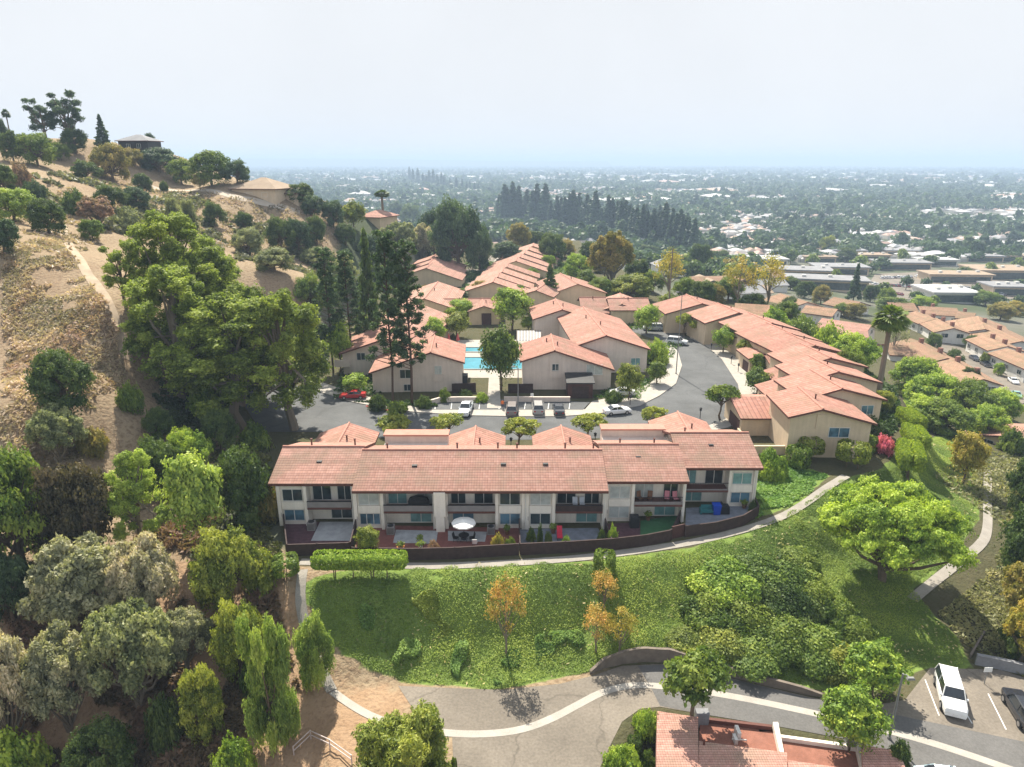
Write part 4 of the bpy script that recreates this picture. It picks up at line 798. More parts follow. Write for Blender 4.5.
# ================================================================ planted things: kind|x|base|top|width|colour|label [|name|category|group]   (picture points)
SPEC = '''
round|585|292|268|26|md|green tree right behind the pink two-storey house
oak|566|258|238|26|ol|olive tree between the dark tree and the tall loose gum
oak|636|282|258|30|dk|dark tree right of the tall loose gum
oak|652|292|268|28|md|green tree left of the sparse golden tree
oak|590|262|240|28|dk|dark tree left of the tall loose gum
oak|536|246|230|24|dk|dark low tree above the farther stepped pink roofs
oak|684|300|276|28|md|green tree left of the dark round tree
oak|712|304|282|26|ol|olive tree between the dark round tree and the golden pair
oak|752|314|292|30|dk|dark bush under the golden leaning pair
oak|786|322|300|28|md|green tree at the foot of the right golden tree
oak|600|272|256|24|ol|olive bush at the foot of the tall loose gum
oak|520|300|284|18|md|green bush right of the nearer stepped pink roofs
oak|548|270|254|18|br|small bright tree at the far right end of the stepped roofs
oak|384|286|262|32|md|green tree left of the far left pink roofs, behind the pines
oak|360|300|276|34|dk|dark tree behind the slim pines, at the dry hill's foot
oak|330|305|278|34|md|green bush tree above the street's far left
oak|610|262|244|22|md|green tree on the edge beyond the estate, behind the loose gum
oak|648|262|244|26|dk|dark tree below the poplar file
oak|670|276|256|26|md|green tree under the poplar file, left of the golden tree
oak|718|268|248|28|dk|dark tree left of the golden leaning pair
oak|742|280|262|24|md|green tree behind the golden leaning pair, lower
oak|790|290|276|22|dk|dark tree right of the golden leaning pair
pine|245|434|292|128|pn|big bright tufted pine at the street's left bend, lowest of the pines|pine_tree
pine|186|400|262|104|pn|tufted pine at the left side of the big pine group, over the bare slope|pine_tree
pine|222|392|244|96|pn|tufted pine in the middle of the big pine group|pine_tree
pine|290|430|288|98|pn|forked grey-limbed pine right beside the left end of the street|pine_tree
pine|180|335|208|86|pn|round-topped pine standing highest of the big pine group|pine_tree
pine|226|352|230|84|pn|broad pine just right of the round-topped highest pine|pine_tree
openpine|128|310|238|46|pn|bent pine leaning left over the bare slope beside the dusty trail|pine_tree
pine|262|408|284|84|pn|bright tufted pine between the forked pine and the lowest big pine|pine_tree
round|264|398|308|44|br|light green tree filling the gap between the big pines and the slim pines
slim|391|405|228|46|bl|taller slim bare-trunked pine in front of the beige gabled building|pine_tree
slim|411|404|238|42|bl|tall slim pine with a twin reddish trunk nearest the turquoise pool|pine_tree
slim|332|372|246|34|bl|slim dark pine at the left end of the slim pine group|pine_tree
slim|352|362|248|34|bl|slim pine between the leftmost slim pine and the dense dark one|pine_tree
conifer|373|350|226|36|dk|dense dark conifer rising behind the tall slim pines|conifer
round|355|394|373|31|br|low bright green tree shading the red car
street|395|442|415|38|yl|olive street tree behind the left parapet of the long townhouse row||tree|street trees behind the long townhouse row
street|448|439|413|40|yl|olive street tree across from the silver pickup, between parapet and garage roof||tree|street trees behind the long townhouse row
street|520|449|416|42|yl|olive street tree between the two middle garage roofs, in front of parked cars||tree|street trees behind the long townhouse row
street|588|440|413|40|yl|olive street tree just left of the white car standing in the street||tree|street trees behind the long townhouse row
street|652|432|405|30|yl|small thin street tree beside the right garage roof||tree|street trees behind the long townhouse row
street|721|420|383|36|md|umbrella-headed tree on the pavement corner by the front garage of the stepped row
round|756|394|364|30|md|dense green tree by the second garage door of the stepped row
round|758|376|352|22|md|small dark green tree just behind the dense one by the stepped row
street|748|364|337|26|yl|olive tree by the third garage of the stepped row
round|723|353|323|27|br|round green tree beside the far pavement post of the stepped row
street|696|339|317|20|yl|olive tree right of the dark jeep at the far bend
street|683|337|312|20|yl|olive tree above the dark jeep at the far bend
round|629|400|362|32|yl|olive green tree in front of the right gable, over the white parked car
round|656|384|360|26|md|round tree at the inner kerb of the bend, right of the beige gable
shrub|655|364|336|28|br|leafy bush tree at the inner kerb below the lamp post
round|499|390|319|46|md|leafy green tree beside the pool steps
round|513|330|286|48|br|big round bright tree between the pool and the stepped pink roofs
round|528|332|315|20|br|small bright tree at the foot of the big round bright tree
conifer|550|306|263|28|dk|dark spire-shaped conifer behind the beige gables|conifer
oak|460|322|298|40|br|bright green tree left of the dark garage door
round|457|338|311|32|yl|yellow-green tree in front of the bright tree left of the dark garage
round|436|346|316|28|br|bright shrubby tree left of the pool umbrellas
round|342|372|318|30|br|light green tree at the foot of the slim pines
lowpalm|424|303|284|20|ol|small palm in front of the hipped roof, leftmost of its trio|palm_tree|palm
lowpalm|446|304|287|20|ol|small palm in the middle of the trio by the hipped roof|palm_tree|palm
lowpalm|461|304|287|20|dk|dark small palm nearest the narrow lane|palm_tree|palm
oak|485|299|279|36|ol|olive green bush cluster in front of the stepped pink roofs
conifer|484|269|242|15|bl|thin dark conifer at the end of the narrow lane|conifer
round|532|280|266|16|br|light green tree at the right end of the stepped pink roofs
round|440|268|254|14|br|light green tree behind the far left pink roofs
oak|458|272|192|62|bl|tall massive dark tree towering behind the pink roof clusters
oak|436|262|206|40|bl|dark tree joined to the left side of the massive dark tree
oak|478|270|222|34|bl|dark tree joined to the right side of the massive dark tree
oak|505|266|240|40|bl|dark low tree to the right of the thin conifer
oak|412|230|202|28|dk|dark tree on the ridge end above the tan shrubs
gum|400|264|220|44|sg|grey-green gum at the foot of the dry hill
gum|424|264|222|30|tn|tan leaved gum beside the massive dark tree
oak|518|250|221|30|ol|olive tree behind the upper end of the stepped pink roofs
oak|553|264|230|36|dk|dark green tree above the pink two-storey house
oak|577|282|252|34|br|bright green tree right of the pink two-storey house
gum|610|288|229|50|ol|tall loose gum tree rising right of the pink two-storey house
oak|632|300|273|50|yl|yellow-green bushy tree beyond the silver van
oak|600|300|276|30|md|dark green bush between the pink house and the small terracotta pair
airy|667|304|245|38|gd|sparse golden tree beside the thin pole beyond the estate
oak|700|308|277|36|dk|dark round tree below the sparse golden tree
oak|698|276|242|28|dk|dark tree at the end of the poplar row
round|646|334|304|32|br|round green tree over the silver van
airy|736|312|253|38|gd|golden thin-limbed tree, left one of the leaning pair
airy|766|312|251|42|gd|golden thin-limbed tree, right one of the leaning pair
round|668|312|290|24|yl|olive bush below the sparse golden tree
oak|728|300|276|34|md|green tree behind the golden leaning pair
shrub|700|323|306|34|br|bright bush behind the far end of the stepped row
shrub|742|322|304|34|md|green bush strip behind the stepped row, first from the far end
shrub|772|332|306|40|br|green bush behind the stepped row, below the brown-roofed houses
shrub|800|344|312|42|md|bushy green hedge shrub left of the reddish flat-roofed building
shrub|826|358|318|36|br|bush behind the stepped row, left of the tall palm
oak|852|366|330|52|br|spreading bright bush tree left of the tall palm trunk
oak|846|388|348|36|md|darker bush at the foot of the palm beside the stepped row
palm|877|402|302|38|md|tall fan palm standing above the stepped row|palm_tree|palm
oak|912|396|354|54|br|bright green bush tree just right of the tall palm
oak|932|410|372|58|br|bright spreading bush in front of the white gabled end house
oak|968|420|378|54|md|green bush tree below the white gabled end house
oak|1000|418|388|48|br|bright bush tree left of the pink roof at the right edge
oak|922|424|392|60|br|wide bright bush above the stepped hedges
oak|942|432|398|60|md|dark-trunked bush tree above the yellow tree
oak|985|436|404|46|br|bright bush tree between the yellow tree and the pink roof
oak|882|410|388|26|yl|yellowish bush right of the palm's foot
airy|892|358|316|26|sg|thin grey tree behind the tall palm
round|963|484|430|42|gd|yellow-green tree standing alone above the lawn slope
bigoak|886|580|484|154|br|huge spreading dark green tree on the right slope casting a large shadow
shrub|1010|452|426|30|md|bush under the pink roof at the right edge
oak|1028|520|448|56|dk|dark tree at the right edge above the concrete path
oak|1034|590|500|84|dk|big dark bushy tree at the right edge beside the path
gum|1030|640|556|70|ol|olive scrubby tree at the right edge below the path
gum|1024|668|600|56|gd|yellowish scrub tree above the dark parked car
oak|1014|658|622|40|dk|dark scrub between the yellowish scrub tree and the retaining wall
airy|506|655|571|44|au|orange-leaved young tree standing alone on the green slope
ball|604|574|550|24|md|small clipped green ball just below the path||topiary
airy|604|610|568|32|au|orange young tree below the clipped green ball
airy|596|652|602|36|au|thin brown and orange tree, left of the lowest pair on the slope
airy|620|655|604|40|gd|thin yellow tree, right of the lowest pair on the slope
street|694|724|653|76|md|round leafy tree beside the pink roof and lower road
round|872|696|638|64|br|feathery bright tree behind the street lamp, above the road
round|849|748|683|70|br|round bright green tree in front of the pink house's right end
shrub|898|764|738|26|dk|dark small shrub at the pink house's right corner
willow|276|748|606|56|wl|drooping pale pepper tree on the dirt beside the small path
willow|318|684|610|42|wl|drooping pepper tree hanging over the small path
willow|405|800|708|104|yl|wide drooping pepper tree at the lower edge, over the gutter
shrub|250|640|600|36|yl|yellowish bush just left of the small path
shrub|260|690|650|40|md|green bush behind the drooping pepper tree
ball|455|793|755|6|md|small clipped bush at the lower edge|topiary|topiary
ball|634|752|736|15|dk|dark clipped ball in the planting beside the pink house||topiary
shrub|622|776|742|46|br|green ground bush beside the pink house's left wall
shrub|645|735|708|34|br|low green bush at the pink house's upper left corner
shrub|647|774|748|22|md|green bush hugging the pink house's left wall
topball|287|579|555|28|md|clipped round-headed topiary left of the long clipped hedge
round|369|555|525|29|yl|round yellow-green shrub inside the fence by the second patio
mound|768|476|446|40|br|sprawling green shrub at the right end of the long townhouse row
topball|809|459|436|24|yl|clipped mushroom-shaped topiary on the tan wall, left one
ball|797|466|444|23|md|clipped green ball bush by the tan wall
slab|851|468|441|33|yl|broad clipped umbrella topiary below the blue window
ball|866|452|434|18|md|small clipped ball at the tan house's right corner
shrub|882|452|433|24|pk|pink flowering bush beside the tan house
shrub|868|436|414|28|dk|dark bush beside the second tan gable
shrub|614|403|388|20|dk|dark low shrub beside the entrance porch
shrub|465|398|388|16|dk|dark low bush by the pool fence left of the steps
shrub|482|402|391|18|br|bright bush by the pool fence
shrub|424|408|394|20|dk|dark bush at the foot of the slim pine with twin trunk
shrub|378|410|392|22|dk|dark shrub left of the tall slim pine
shrub|396|412|400|26|md|low green shrub under the slim pines
shrub|445|402|386|14|md|little bush against the beige gabled building
oak|67|410|346|66|dk|dense dark shrub alone on the bare brown slope||shrub
shrub|133|410|378|28|md|small green shrub at the dry slope's right side
gum|62|462|404|56|sg|grey-olive scrub tree below the dense dark shrub
shrub|96|452|424|34|ol|olive bush right of the grey-olive scrub tree
oak|28|572|444|92|md|large green tree at the left edge above the gully
oak|84|566|458|84|bk|blackish purple-leaved tree beside the large green tree
pine|142|552|446|62|lt|upright bright yellow-green pine in the gully|pine_tree
oak|162|500|436|56|dk|dark bush behind the upright bright pine
round|204|552|448|70|lt|pale green rounded tree right of the upright bright pine
oak|244|528|444|70|dk|dark green tree left of the long townhouse row
oak|228|604|520|84|yl|green leafy tree between the pale tree and the small path
shrub|272|520|478|34|ol|olive bush right against the townhouse row's left end
shrub|260|584|546|50|yl|yellow-green bush left of the round-headed topiary
gum|88|640|536|100|gy|grey-leaved gum tree in the left gully
gum|152|628|530|72|tn|dusty tan-leaved gum beside the grey one
oak|14|622|552|60|bl|blue-green bush at the left edge below the large green tree
gum|16|752|622|74|tn|tan and orange gum at the lower left edge
gum|74|730|628|80|gy|grey-green gum between the two tan gums
gum|140|712|602|92|sg|grey-green spreading gum in front of the dirt bank
gum|190|672|608|58|gy|pale gum over the dirt bank's top
oak|205|738|660|52|yl|yellow-green shrub on the dirt bank
shrub|168|746|690|42|dk|dark shrub at the dirt bank's foot
oak|240|672|594|58|yl|green tree just left of the drooping pepper tree
shrub|20|790|726|70|br|bright green shrub in the lower left corner
shrub|235|776|736|50|br|bright low growth at the lower edge of the dirt bank
oak|110|790|720|70|dk|dark undergrowth tree at the lower edge of the left gully
oak|190|470|424|50|br|green bush under the big pine group's left side
oak|222|452|408|40|dk|dark bush below the lowest big pine's trunk
shrub|255|450|420|36|md|green bush at the street's left end
shrub|206|420|380|36|br|bright bush on the eroded slope under the big pines
oak|160|440|405|34|dk|dark bush on the pale eroded slope
palm|12|143|108|9|bl|lone small palm on the far left skyline|palm_tree|palm
oak|2|146|112|16|bl|dark tree at the very left edge of the skyline
openpine|46|145|97|34|bl|layered dark cedar on the skyline, left of the tallest pine|cedar_tree
openpine|71|147|88|42|bl|tallest dark pine on the hilltop skyline|pine_tree
conifer|105|150|113|20|bl|spire conifer with thin top beside the hilltop house|conifer
round|152|154|132|15|bl|dark tree right beside the hilltop house
oak|38|166|131|42|md|wide rounded tree below the skyline cedar
oak|14|162|129|26|dk|dark tree left of the wide rounded hill tree
oak|76|154|127|28|dk|dark bush tree below the tallest skyline pine
oak|60|160|140|24|md|green bush between wide rounded hill tree and the pine
oak|115|182|141|40|ol|drooping olive tree below the hilltop house
oak|86|180|158|32|dk|dark bush left of the drooping olive hill tree
oak|135|166|146|26|ol|olive bush just under the hilltop house
oak|161|172|146|42|bl|dark tree clump right of the hilltop house
oak|181|184|156|32|md|round green tree above the pale hill road
oak|212|186|149|48|md|large green tree clump left of the tan hillside house
oak|239|184|157|32|bl|dark end of the tree clump by the tan hillside house
round|200|190|173|18|ol|lone round olive tree below the pale hill road
shrub|165|191|179|10|dk|tiny dark bush above the lone round hill tree
oak|143|192|172|22|dk|dark bush on the dry slope left of the lone round tree
shrub|36|199|177|30|bl|blue-green bush on the dry slope at left
shrub|78|214|186|34|dk|dark bush below the wide dry field
oak|110|208|182|38|dk|dark bush in the middle of the hillside row
oak|137|209|185|32|bl|blue-dark bush at the right end of the hillside row
oak|6|194|162|28|dk|dark bush at the left edge of the hill
shrub|22|186|160|26|rd|brown dry bush at the left edge of the hill
oak|15|222|186|46|lt|pale bright tree at the left edge above the trail
oak|48|234|196|40|dk|dark wind-bent oak beside the dusty trail
oak|5|254|216|36|bl|dark bush at the left edge left of the trail
gum|100|228|194|38|rd|bare reddish-brown shrub right of the dusty trail||shrub
oak|93|240|218|26|md|small dark green tree right of the dusty trail
shrub|130|230|205|36|sg|grey-green low scrub above the big pines
willow|176|236|195|22|sg|pale feathery tree, left of the pair above the big pines
willow|191|238|197|24|sg|pale feathery tree, right of the pair above the big pines
oak|214|226|199|26|dk|dark round bush right of the pale feathery pair
oak|245|230|211|20|dk|dark bush alone on the dry patch
oak|281|250|213|34|dk|dark bush in the dry bowl, left of three
oak|299|252|217|32|bl|blue-dark bush in the dry bowl, middle of three
oak|316|244|213|26|dk|dark bush in the dry bowl, right of three
oak|250|256|226|36|sg|grey-green bush at the edge of the dry bowl
oak|276|272|246|40|sg|grey-green scrub below the dry bowl
oak|318|268|246|34|sg|pale scrub right under the dry bowl
oak|300|203|181|34|dk|dark tree right behind the tan hillside house
oak|315|217|193|28|bl|dark bush on the ridge right of the tan hillside house
oak|334|228|199|26|bl|blue-dark tree in the ridge row, before the yellow-green one
round|355|231|197|30|yl|yellow-green tree in the ridge row
palm|383|219|189|18|dk|palm on the ridge beside the half-hidden house|palm_tree|palm
round|396|220|199|18|dk|dark tree beside the ridge palm
oak|345|244|222|24|dk|dark bush on the lower dry ridge
oak|372|262|232|34|bl|dark tree at the foot of the ridge behind the slim pines
oak|395|300|262|38|bl|dark tree left of the far left pink roofs
oak|345|290|254|34|sg|grey-green tree behind the leftmost slim pine
oak|312|312|270|40|md|green tree right of the big pines' tops
oak|300|350|310|40|br|bright green tree behind the forked pine
'''
for ln in SPEC.strip().split('\n'):
    q = ln.split('|'); q += [''] * (10 - len(q))
    plant(q[0], float(q[1]), float(q[2]), float(q[3]), float(q[4]), q[5], q[6], q[8] or None, q[9] or None, q[7] or None)
# shrub mass on the green slope
for px, py, tp, w_, c, lab in [(722, 582, 548, 50, 'br', 'rounded bright shrub at the upper left of the slope thicket'), (752, 574, 546, 44, 'md', 'smooth green shrub at the top of the slope thicket'), (785, 580, 552, 46, 'md', 'green shrub right of the thicket\'s top'),
    (712, 612, 576, 46, 'sg', 'tangled shrub at the thicket\'s left side'), (742, 622, 585, 50, 'sg', 'green tangled shrub mid thicket'), (768, 605, 566, 40, 'dk', 'dark round shrub in the middle of the slope thicket'), (790, 612, 570, 40, 'dk', 'tall dark shrub right of the thicket\'s middle'),
    (815, 606, 570, 36, 'md', 'long green shrub in the thicket\'s right ridge'), (838, 622, 588, 32, 'md', 'smooth green shrub lower in the thicket\'s right ridge'), (856, 638, 606, 30, 'md', 'lowest shrub of the thicket\'s right ridge'), (780, 642, 606, 46, 'md', 'green shrub above the retaining wall'),
    (812, 652, 618, 48, 'ol', 'green shrub at the thicket\'s lower right'), (716, 642, 616, 44, 'yl', 'yellow-green clipped shrub behind the curved wall'), (690, 640, 622, 30, 'yl', 'low yellow shrub at the end of the curved wall'), (748, 652, 626, 50, 'md', 'dark-sided shrub above the curved wall'),
    (835, 664, 634, 40, 'gd', 'yellow-topped shrub by the road above the feathery tree'), (795, 560, 540, 34, 'md', 'small shrub on the bank under the footpath')]:
    plant('mound', px, py, py - (py - tp) * .66, w_ * 1.75, {'sg': 'md', 'gd': 'yl', 'ol': 'md', 'br': 'br'}.get(c, c), lab)
# clipped hedge over the path end
(hx0, hy0), (hx1, hy1) = g(314, 573), g(407, 573)
clipped('longhedge', [(x, 0, 1.75, 1.5, 1.15, .62) for x in np.linspace(-4.1, 4.1, 12)], 21000, .17, 8, [(x, y) for x in (-3.2, -3.0, -.9, 1.2, 1.5, 3.1) for y in (0,)])
plant('longhedge', 361, 577, 551, 97, 'br', 'long flat-topped clipped hedge on bare stems in front of the wooden fence', 'hedge', name='hedge', rz=0, wy=97)

for px, base, top, w_, rz_, lab in [(906, 476, 444, 50, 1.15, 'clipped bright block hedge, lowest of three stepping up beside the tan house'), (912, 454, 427, 42, 1.3, 'clipped bright block hedge, middle of three stepping up beside the tan house'), (908, 434, 410, 36, 1.5, 'clipped bright block hedge, top of three stepping up beside the tan house')]:
    plant('longhedge', px, base, top, w_, (.27, .35, .05), lab, 'hedge', None, 'hedge', rz_, wy=w_ * 2.3)

# ground cover and dry brush: nobody could count them
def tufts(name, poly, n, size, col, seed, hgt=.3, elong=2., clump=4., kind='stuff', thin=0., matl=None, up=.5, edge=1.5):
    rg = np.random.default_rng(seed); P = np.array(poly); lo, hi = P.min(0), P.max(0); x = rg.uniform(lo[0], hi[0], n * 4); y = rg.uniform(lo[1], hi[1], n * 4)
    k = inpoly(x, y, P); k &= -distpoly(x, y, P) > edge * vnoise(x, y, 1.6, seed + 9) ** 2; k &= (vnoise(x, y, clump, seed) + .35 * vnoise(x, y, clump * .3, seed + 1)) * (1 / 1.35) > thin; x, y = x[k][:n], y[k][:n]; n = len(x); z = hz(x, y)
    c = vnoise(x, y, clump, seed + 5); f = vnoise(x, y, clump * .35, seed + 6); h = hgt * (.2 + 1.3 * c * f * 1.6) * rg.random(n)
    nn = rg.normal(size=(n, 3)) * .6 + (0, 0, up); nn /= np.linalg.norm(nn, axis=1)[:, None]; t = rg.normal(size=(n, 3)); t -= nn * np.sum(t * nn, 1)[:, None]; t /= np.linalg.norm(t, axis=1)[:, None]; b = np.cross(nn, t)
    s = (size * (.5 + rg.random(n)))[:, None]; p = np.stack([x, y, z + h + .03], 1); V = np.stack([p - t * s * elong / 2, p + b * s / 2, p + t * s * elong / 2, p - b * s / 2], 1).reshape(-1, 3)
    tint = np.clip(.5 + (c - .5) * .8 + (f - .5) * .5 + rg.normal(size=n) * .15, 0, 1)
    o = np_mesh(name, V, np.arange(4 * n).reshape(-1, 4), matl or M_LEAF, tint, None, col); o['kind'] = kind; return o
LAWNS = poly_at([(312,586),(332,574),(420,569),(520,565),(600,561),(690,549),(770,523),(845,482),(885,474),(950,480),(980,520),(955,570),(925,600),(955,640),(968,672),(925,666),(880,690),(800,688),(720,668),(660,656),(620,660),(585,672),(500,688),(430,684),(380,673),(345,653),(325,630)])
tufts('ground_cover', LAWN, 400000, .075, (.21, .29, .055), 3, .26, elong=1.6, up=1.3, thin=.17, edge=1.2)
tufts('dry_weeds', LAWN, 5000, .12, (.42, .38, .18), 23, .3, elong=2.6, thin=.5, up=.8)
tufts('ground_cover', poly_at([(400,585),(470,580),(490,610),(440,650),(395,620)]), 30000, .11, (.28, .34, .06), 13, .55, elong=1.5, up=1.3, clump=5, thin=.42, edge=9)
tufts('ground_cover', poly_at([(330,600),(480,640),(600,630),(590,668),(500,686),(400,672)]), 60000, .11, (.18, .29, .07), 14, .6, elong=1.6, up=1.0, clump=3, thin=.45, edge=6)
tufts('ground_cover', LAWN2, 12000, .16, (.15, .27, .05), 4, .3, up=1.3)
tufts('dry_brush', poly_at([(0,250),(60,240),(120,330),(128,400),(100,440),(40,520),(0,520)]), 9000, .2, (.28, .205, .14), 5, .6, thin=.5, elong=3)
tufts('dry_brush', poly_at([(0,250),(60,240),(120,330),(128,400),(100,440),(40,520),(0,520)]), 14000, .2, (.42, .34, .24), 6, .4, thin=.4, elong=3)
tufts('dry_brush', poly_at([(0,560),(120,520),(230,500),(270,560),(285,620),(305,700),(330,735),(350,790),(0,790)]), 30000, .26, (.22, .15, .09), 7, .5, thin=.5, elong=3)
tufts('dry_brush', poly_at([(150,480),(270,440),(285,560),(200,600)]), 9000, .25, (.11, .12, .04), 8, .6, thin=.4)
tufts('undergrowth', poly_at([(1004,468),(1004,542),(972,586),(934,614),(955,642),(1000,668),(1060,700),(1060,470)]), 30000, .18, (.30, .29, .13), 9, .4, thin=.3)
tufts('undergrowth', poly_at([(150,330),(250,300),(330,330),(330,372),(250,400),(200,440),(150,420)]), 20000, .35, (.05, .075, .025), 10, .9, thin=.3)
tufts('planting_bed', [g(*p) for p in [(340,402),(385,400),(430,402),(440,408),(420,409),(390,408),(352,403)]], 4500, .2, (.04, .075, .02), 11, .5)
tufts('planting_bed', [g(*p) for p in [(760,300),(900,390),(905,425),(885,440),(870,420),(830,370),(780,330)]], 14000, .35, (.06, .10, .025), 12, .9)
tufts('dry_brush', poly_at([(20,200),(60,190),(130,170),(230,196),(330,225),(350,262),(300,262),(240,250),(180,240),(110,232),(70,262),(20,240)]), 11000, .35, (.36, .285, .21), 15, .35, thin=.45, elong=3)
tufts('undergrowth', poly_at([(20,180),(60,175),(150,190),(240,210),(345,250),(345,290),(240,262),(180,250),(110,232),(60,215),(20,215)]), 16000, .6, (.15, .155, .085), 16, 1.1, thin=.62)
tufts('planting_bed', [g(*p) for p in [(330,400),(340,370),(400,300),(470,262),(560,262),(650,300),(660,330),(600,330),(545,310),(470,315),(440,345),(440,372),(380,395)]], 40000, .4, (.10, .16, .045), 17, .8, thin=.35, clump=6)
tufts('planting_bed', [g(*p) for p in [(590,400),(600,392),(660,372),(660,345),(690,338),(640,400)]], 5000, .25, (.09, .16, .04), 18, .5)
tufts('undergrowth', [(62, 92), (66, 70), (50, 52), (44, 46), (75, 40), (130, 60), (140, 120), (80, 110)], 40000, .3, (.24, .24, .11), 31, .5, thin=.25)
# ================================================================ vehicles
def paint(name, rough=.25):
    m, nt, b_ = new_mat(name); oi = nt.nodes.new('ShaderNodeObjectInfo'); nt.links.new(oi.outputs['Color'], b_.inputs['Base Color'])
    b_.inputs['Roughness'].default_value = rough; b_.inputs['Coat Weight'].default_value = .5; b_.inputs['Coat Roughness'].default_value = .05; return m
M_PAINTC = paint('car_paint'); M_TYRE = mat('tyre_rubber', (.018, .018, .018), .9, .1, 4); M_RIM = mat('alloy_rim', (.45, .45, .46), .35, .05, 4, metal=.8)
M_CGLASS = glass_mat('car_glass', (.02, .025, .03), .05); M_HEADL = mat('headlamp', (.75, .75, .72), .15, .05, 4, spec=.8); M_TAILL = mat('tail_lamp', (.4, .02, .02), .2, .1, 4, spec=.6)
CARS = {}
def make_car(kind, L, W, prof, roofz, belt, cab, z0=.28, wheel=.33, bed=None):
    """prof: (x, top height of the body) along the length, nose at +x; cab: x of windscreen foot, roof front, roof back, rear glass foot"""
    root = bpy.data.objects.new('parked_car', None); root['category'] = 'car'; parts = []
    def reg(o): C.objects.unlink(o); parts.append((o, [])); return o
    hw = W / 2; m = MB(); rings = []
    for x, zt in prof:
        e = abs(x) / (L / 2); k = hw * (1 - .16 * max(0, e - .72) / .28); rings.append([(x, -k * .93, z0), (x, -k, z0 + .25), (x, -k * .985, zt - .12), (x, -k * .86, zt), (x, k * .86, zt), (x, k * .985, zt - .12), (x, k, z0 + .25), (x, k * .93, z0)])
    for a, c in zip(rings, rings[1:]):
        for i in range(8): j = (i + 1) % 8; m.face([a[i], a[j], c[j], c[i]])
    m.face(rings[0][::-1]); m.face(rings[-1])
    wf, rf, rb, gb = cab; tw = hw * .72; bw = hw * .9               # roof and pillars
    m.hexa([(rb, -tw, roofz - .05), (rf, -tw, roofz - .05), (rf, tw, roofz - .05), (rb, tw, roofz - .05)], [(rb + .12, -tw * .9, roofz), (rf - .12, -tw * .9, roofz), (rf - .12, tw * .9, roofz), (rb + .12, tw * .9, roofz)])
    for s in (-1, 1):
        for xb_, xt in ((wf, rf), (gb, rb), ((rf + rb) / 2, (rf + rb) / 2)): m.tube([(xb_, s * bw, belt - .05), (xt, s * tw, roofz - .04)], .045, 4)
    bo = reg(m.build('body', M_PAINTC, root)); 
    gq = MB(); b4 = [(gb, -bw, belt - .04), (wf, -bw, belt - .04), (wf, bw, belt - .04), (gb, bw, belt - .04)]; t4 = [(rb, -tw, roofz - .052), (rf, -tw, roofz - .052), (rf, tw, roofz - .052), (rb, tw, roofz - .052)]; gq.hexa(b4, t4); reg(gq.build('windows', M_CGLASS, root))
    ax = L * .31
    for x in (ax, -ax):
        for s in (-1, 1):
            t = MB(); n = 14; a = [2 * math.pi * i / n for i in range(n)]; y0, y1 = s * (hw - .2), s * (hw + .015)
            lo = [(x + wheel * math.cos(q), y0, wheel + wheel * math.sin(q)) for q in a]; hi = [(p[0], y1, p[2]) for p in lo]; t.hexa(lo, hi); w_ = t.build('wheel', M_TYRE, root); C.objects.unlink(w_)
            r_ = MB(); lo = [(x + wheel * .6 * math.cos(q), y1 + s * .003, wheel + wheel * .6 * math.sin(q)) for q in a]; hi = [(p[0], y1 + s * .012, p[2]) for p in lo]; r_.hexa(lo, hi); ro = r_.build('rim', M_RIM, w_); C.objects.unlink(ro); parts.append((w_, [(ro, [])]))
    zf = prof[-1][1]
    for s in (-1, 1):
        h_ = MB(); h_.box(L / 2 - .12, L / 2 + .012, s * hw * .58 - .17, s * hw * .58 + .17, zf - .22, zf - .06); reg(h_.build('headlight', M_HEADL, root))
        h_ = MB(); h_.box(-L / 2 - .012, -L / 2 + .1, s * hw * .62 - .14, s * hw * .62 + .14, prof[0][1] - .28, prof[0][1] - .08); reg(h_.build('taillight', M_TAILL, root))
    for s in (-1, 1): h_ = MB(); h_.box(wf - .25, wf - .1, s * (hw + .02) - .07, s * (hw + .02) + .07, belt - .02, belt + .12); reg(h_.build('mirror', M_PAINTC, root))
    for x, y1, nm in ((L / 2 + .005, .3, 'number_plate'),): h_ = MB(); h_.box(L / 2 - .02, L / 2 + .02, -.2, .2, z0 + .12, z0 + .24); reg(h_.build(nm, M_HEADL, root))
    if bed:
        q = MB(); q.box(bed[0], bed[1], -hw * .78, hw * .78, prof[1][1] - .05, prof[1][1] + .012); reg(q.build('load_bed', M_DARK, root))
    CARS[kind] = (root, parts)
make_car('sedan', 4.6, 1.8, [(-2.3, .82), (-2.2, .98), (-1.5, 1.0), (.9, .96), (1.9, .86), (2.25, .74), (2.3, .62)], 1.43, .95, (1.0, .25, -.85, -1.65))
make_car('suv', 4.8, 1.92, [(-2.4, .95), (-2.33, 1.08), (-1.5, 1.1), (1.1, 1.08), (2.1, 1.0), (2.36, .9), (2.4, .7)], 1.75, 1.08, (1.2, .55, -1.95, -2.25), wheel=.37)
make_car('van', 5.0, 1.95, [(-2.5, .95), (-2.42, 1.08), (-1.5, 1.1), (1.3, 1.06), (2.2, .92), (2.46, .78), (2.5, .62)], 1.76, 1.05, (1.75, .75, -2.1, -2.4))
make_car('pickup', 5.5, 1.95, [(-2.75, .95), (-2.7, 1.08), (-.6, 1.1), (1.1, 1.1), (2.4, 1.04), (2.7, .95), (2.75, .7)], 1.76, 1.08, (1.2, .6, -.55, -.85), wheel=.39, bed=(-2.55, -1.0))
make_car('long', 5.2, 2.0, [(-2.6, 1.0), (-2.54, 1.16), (-.6, 1.18), (1.2, 1.16), (2.25, 1.1), (2.54, .98), (2.6, .7)], 1.92, 1.14, (1.3, .75, -2.25, -2.5), wheel=.4)
def car(kind, x, y, z, deg, col, label, group=None, s=1):
    r = clone(None, (x, y, z), R(deg), s, label, group, col, CARS[kind]); return r
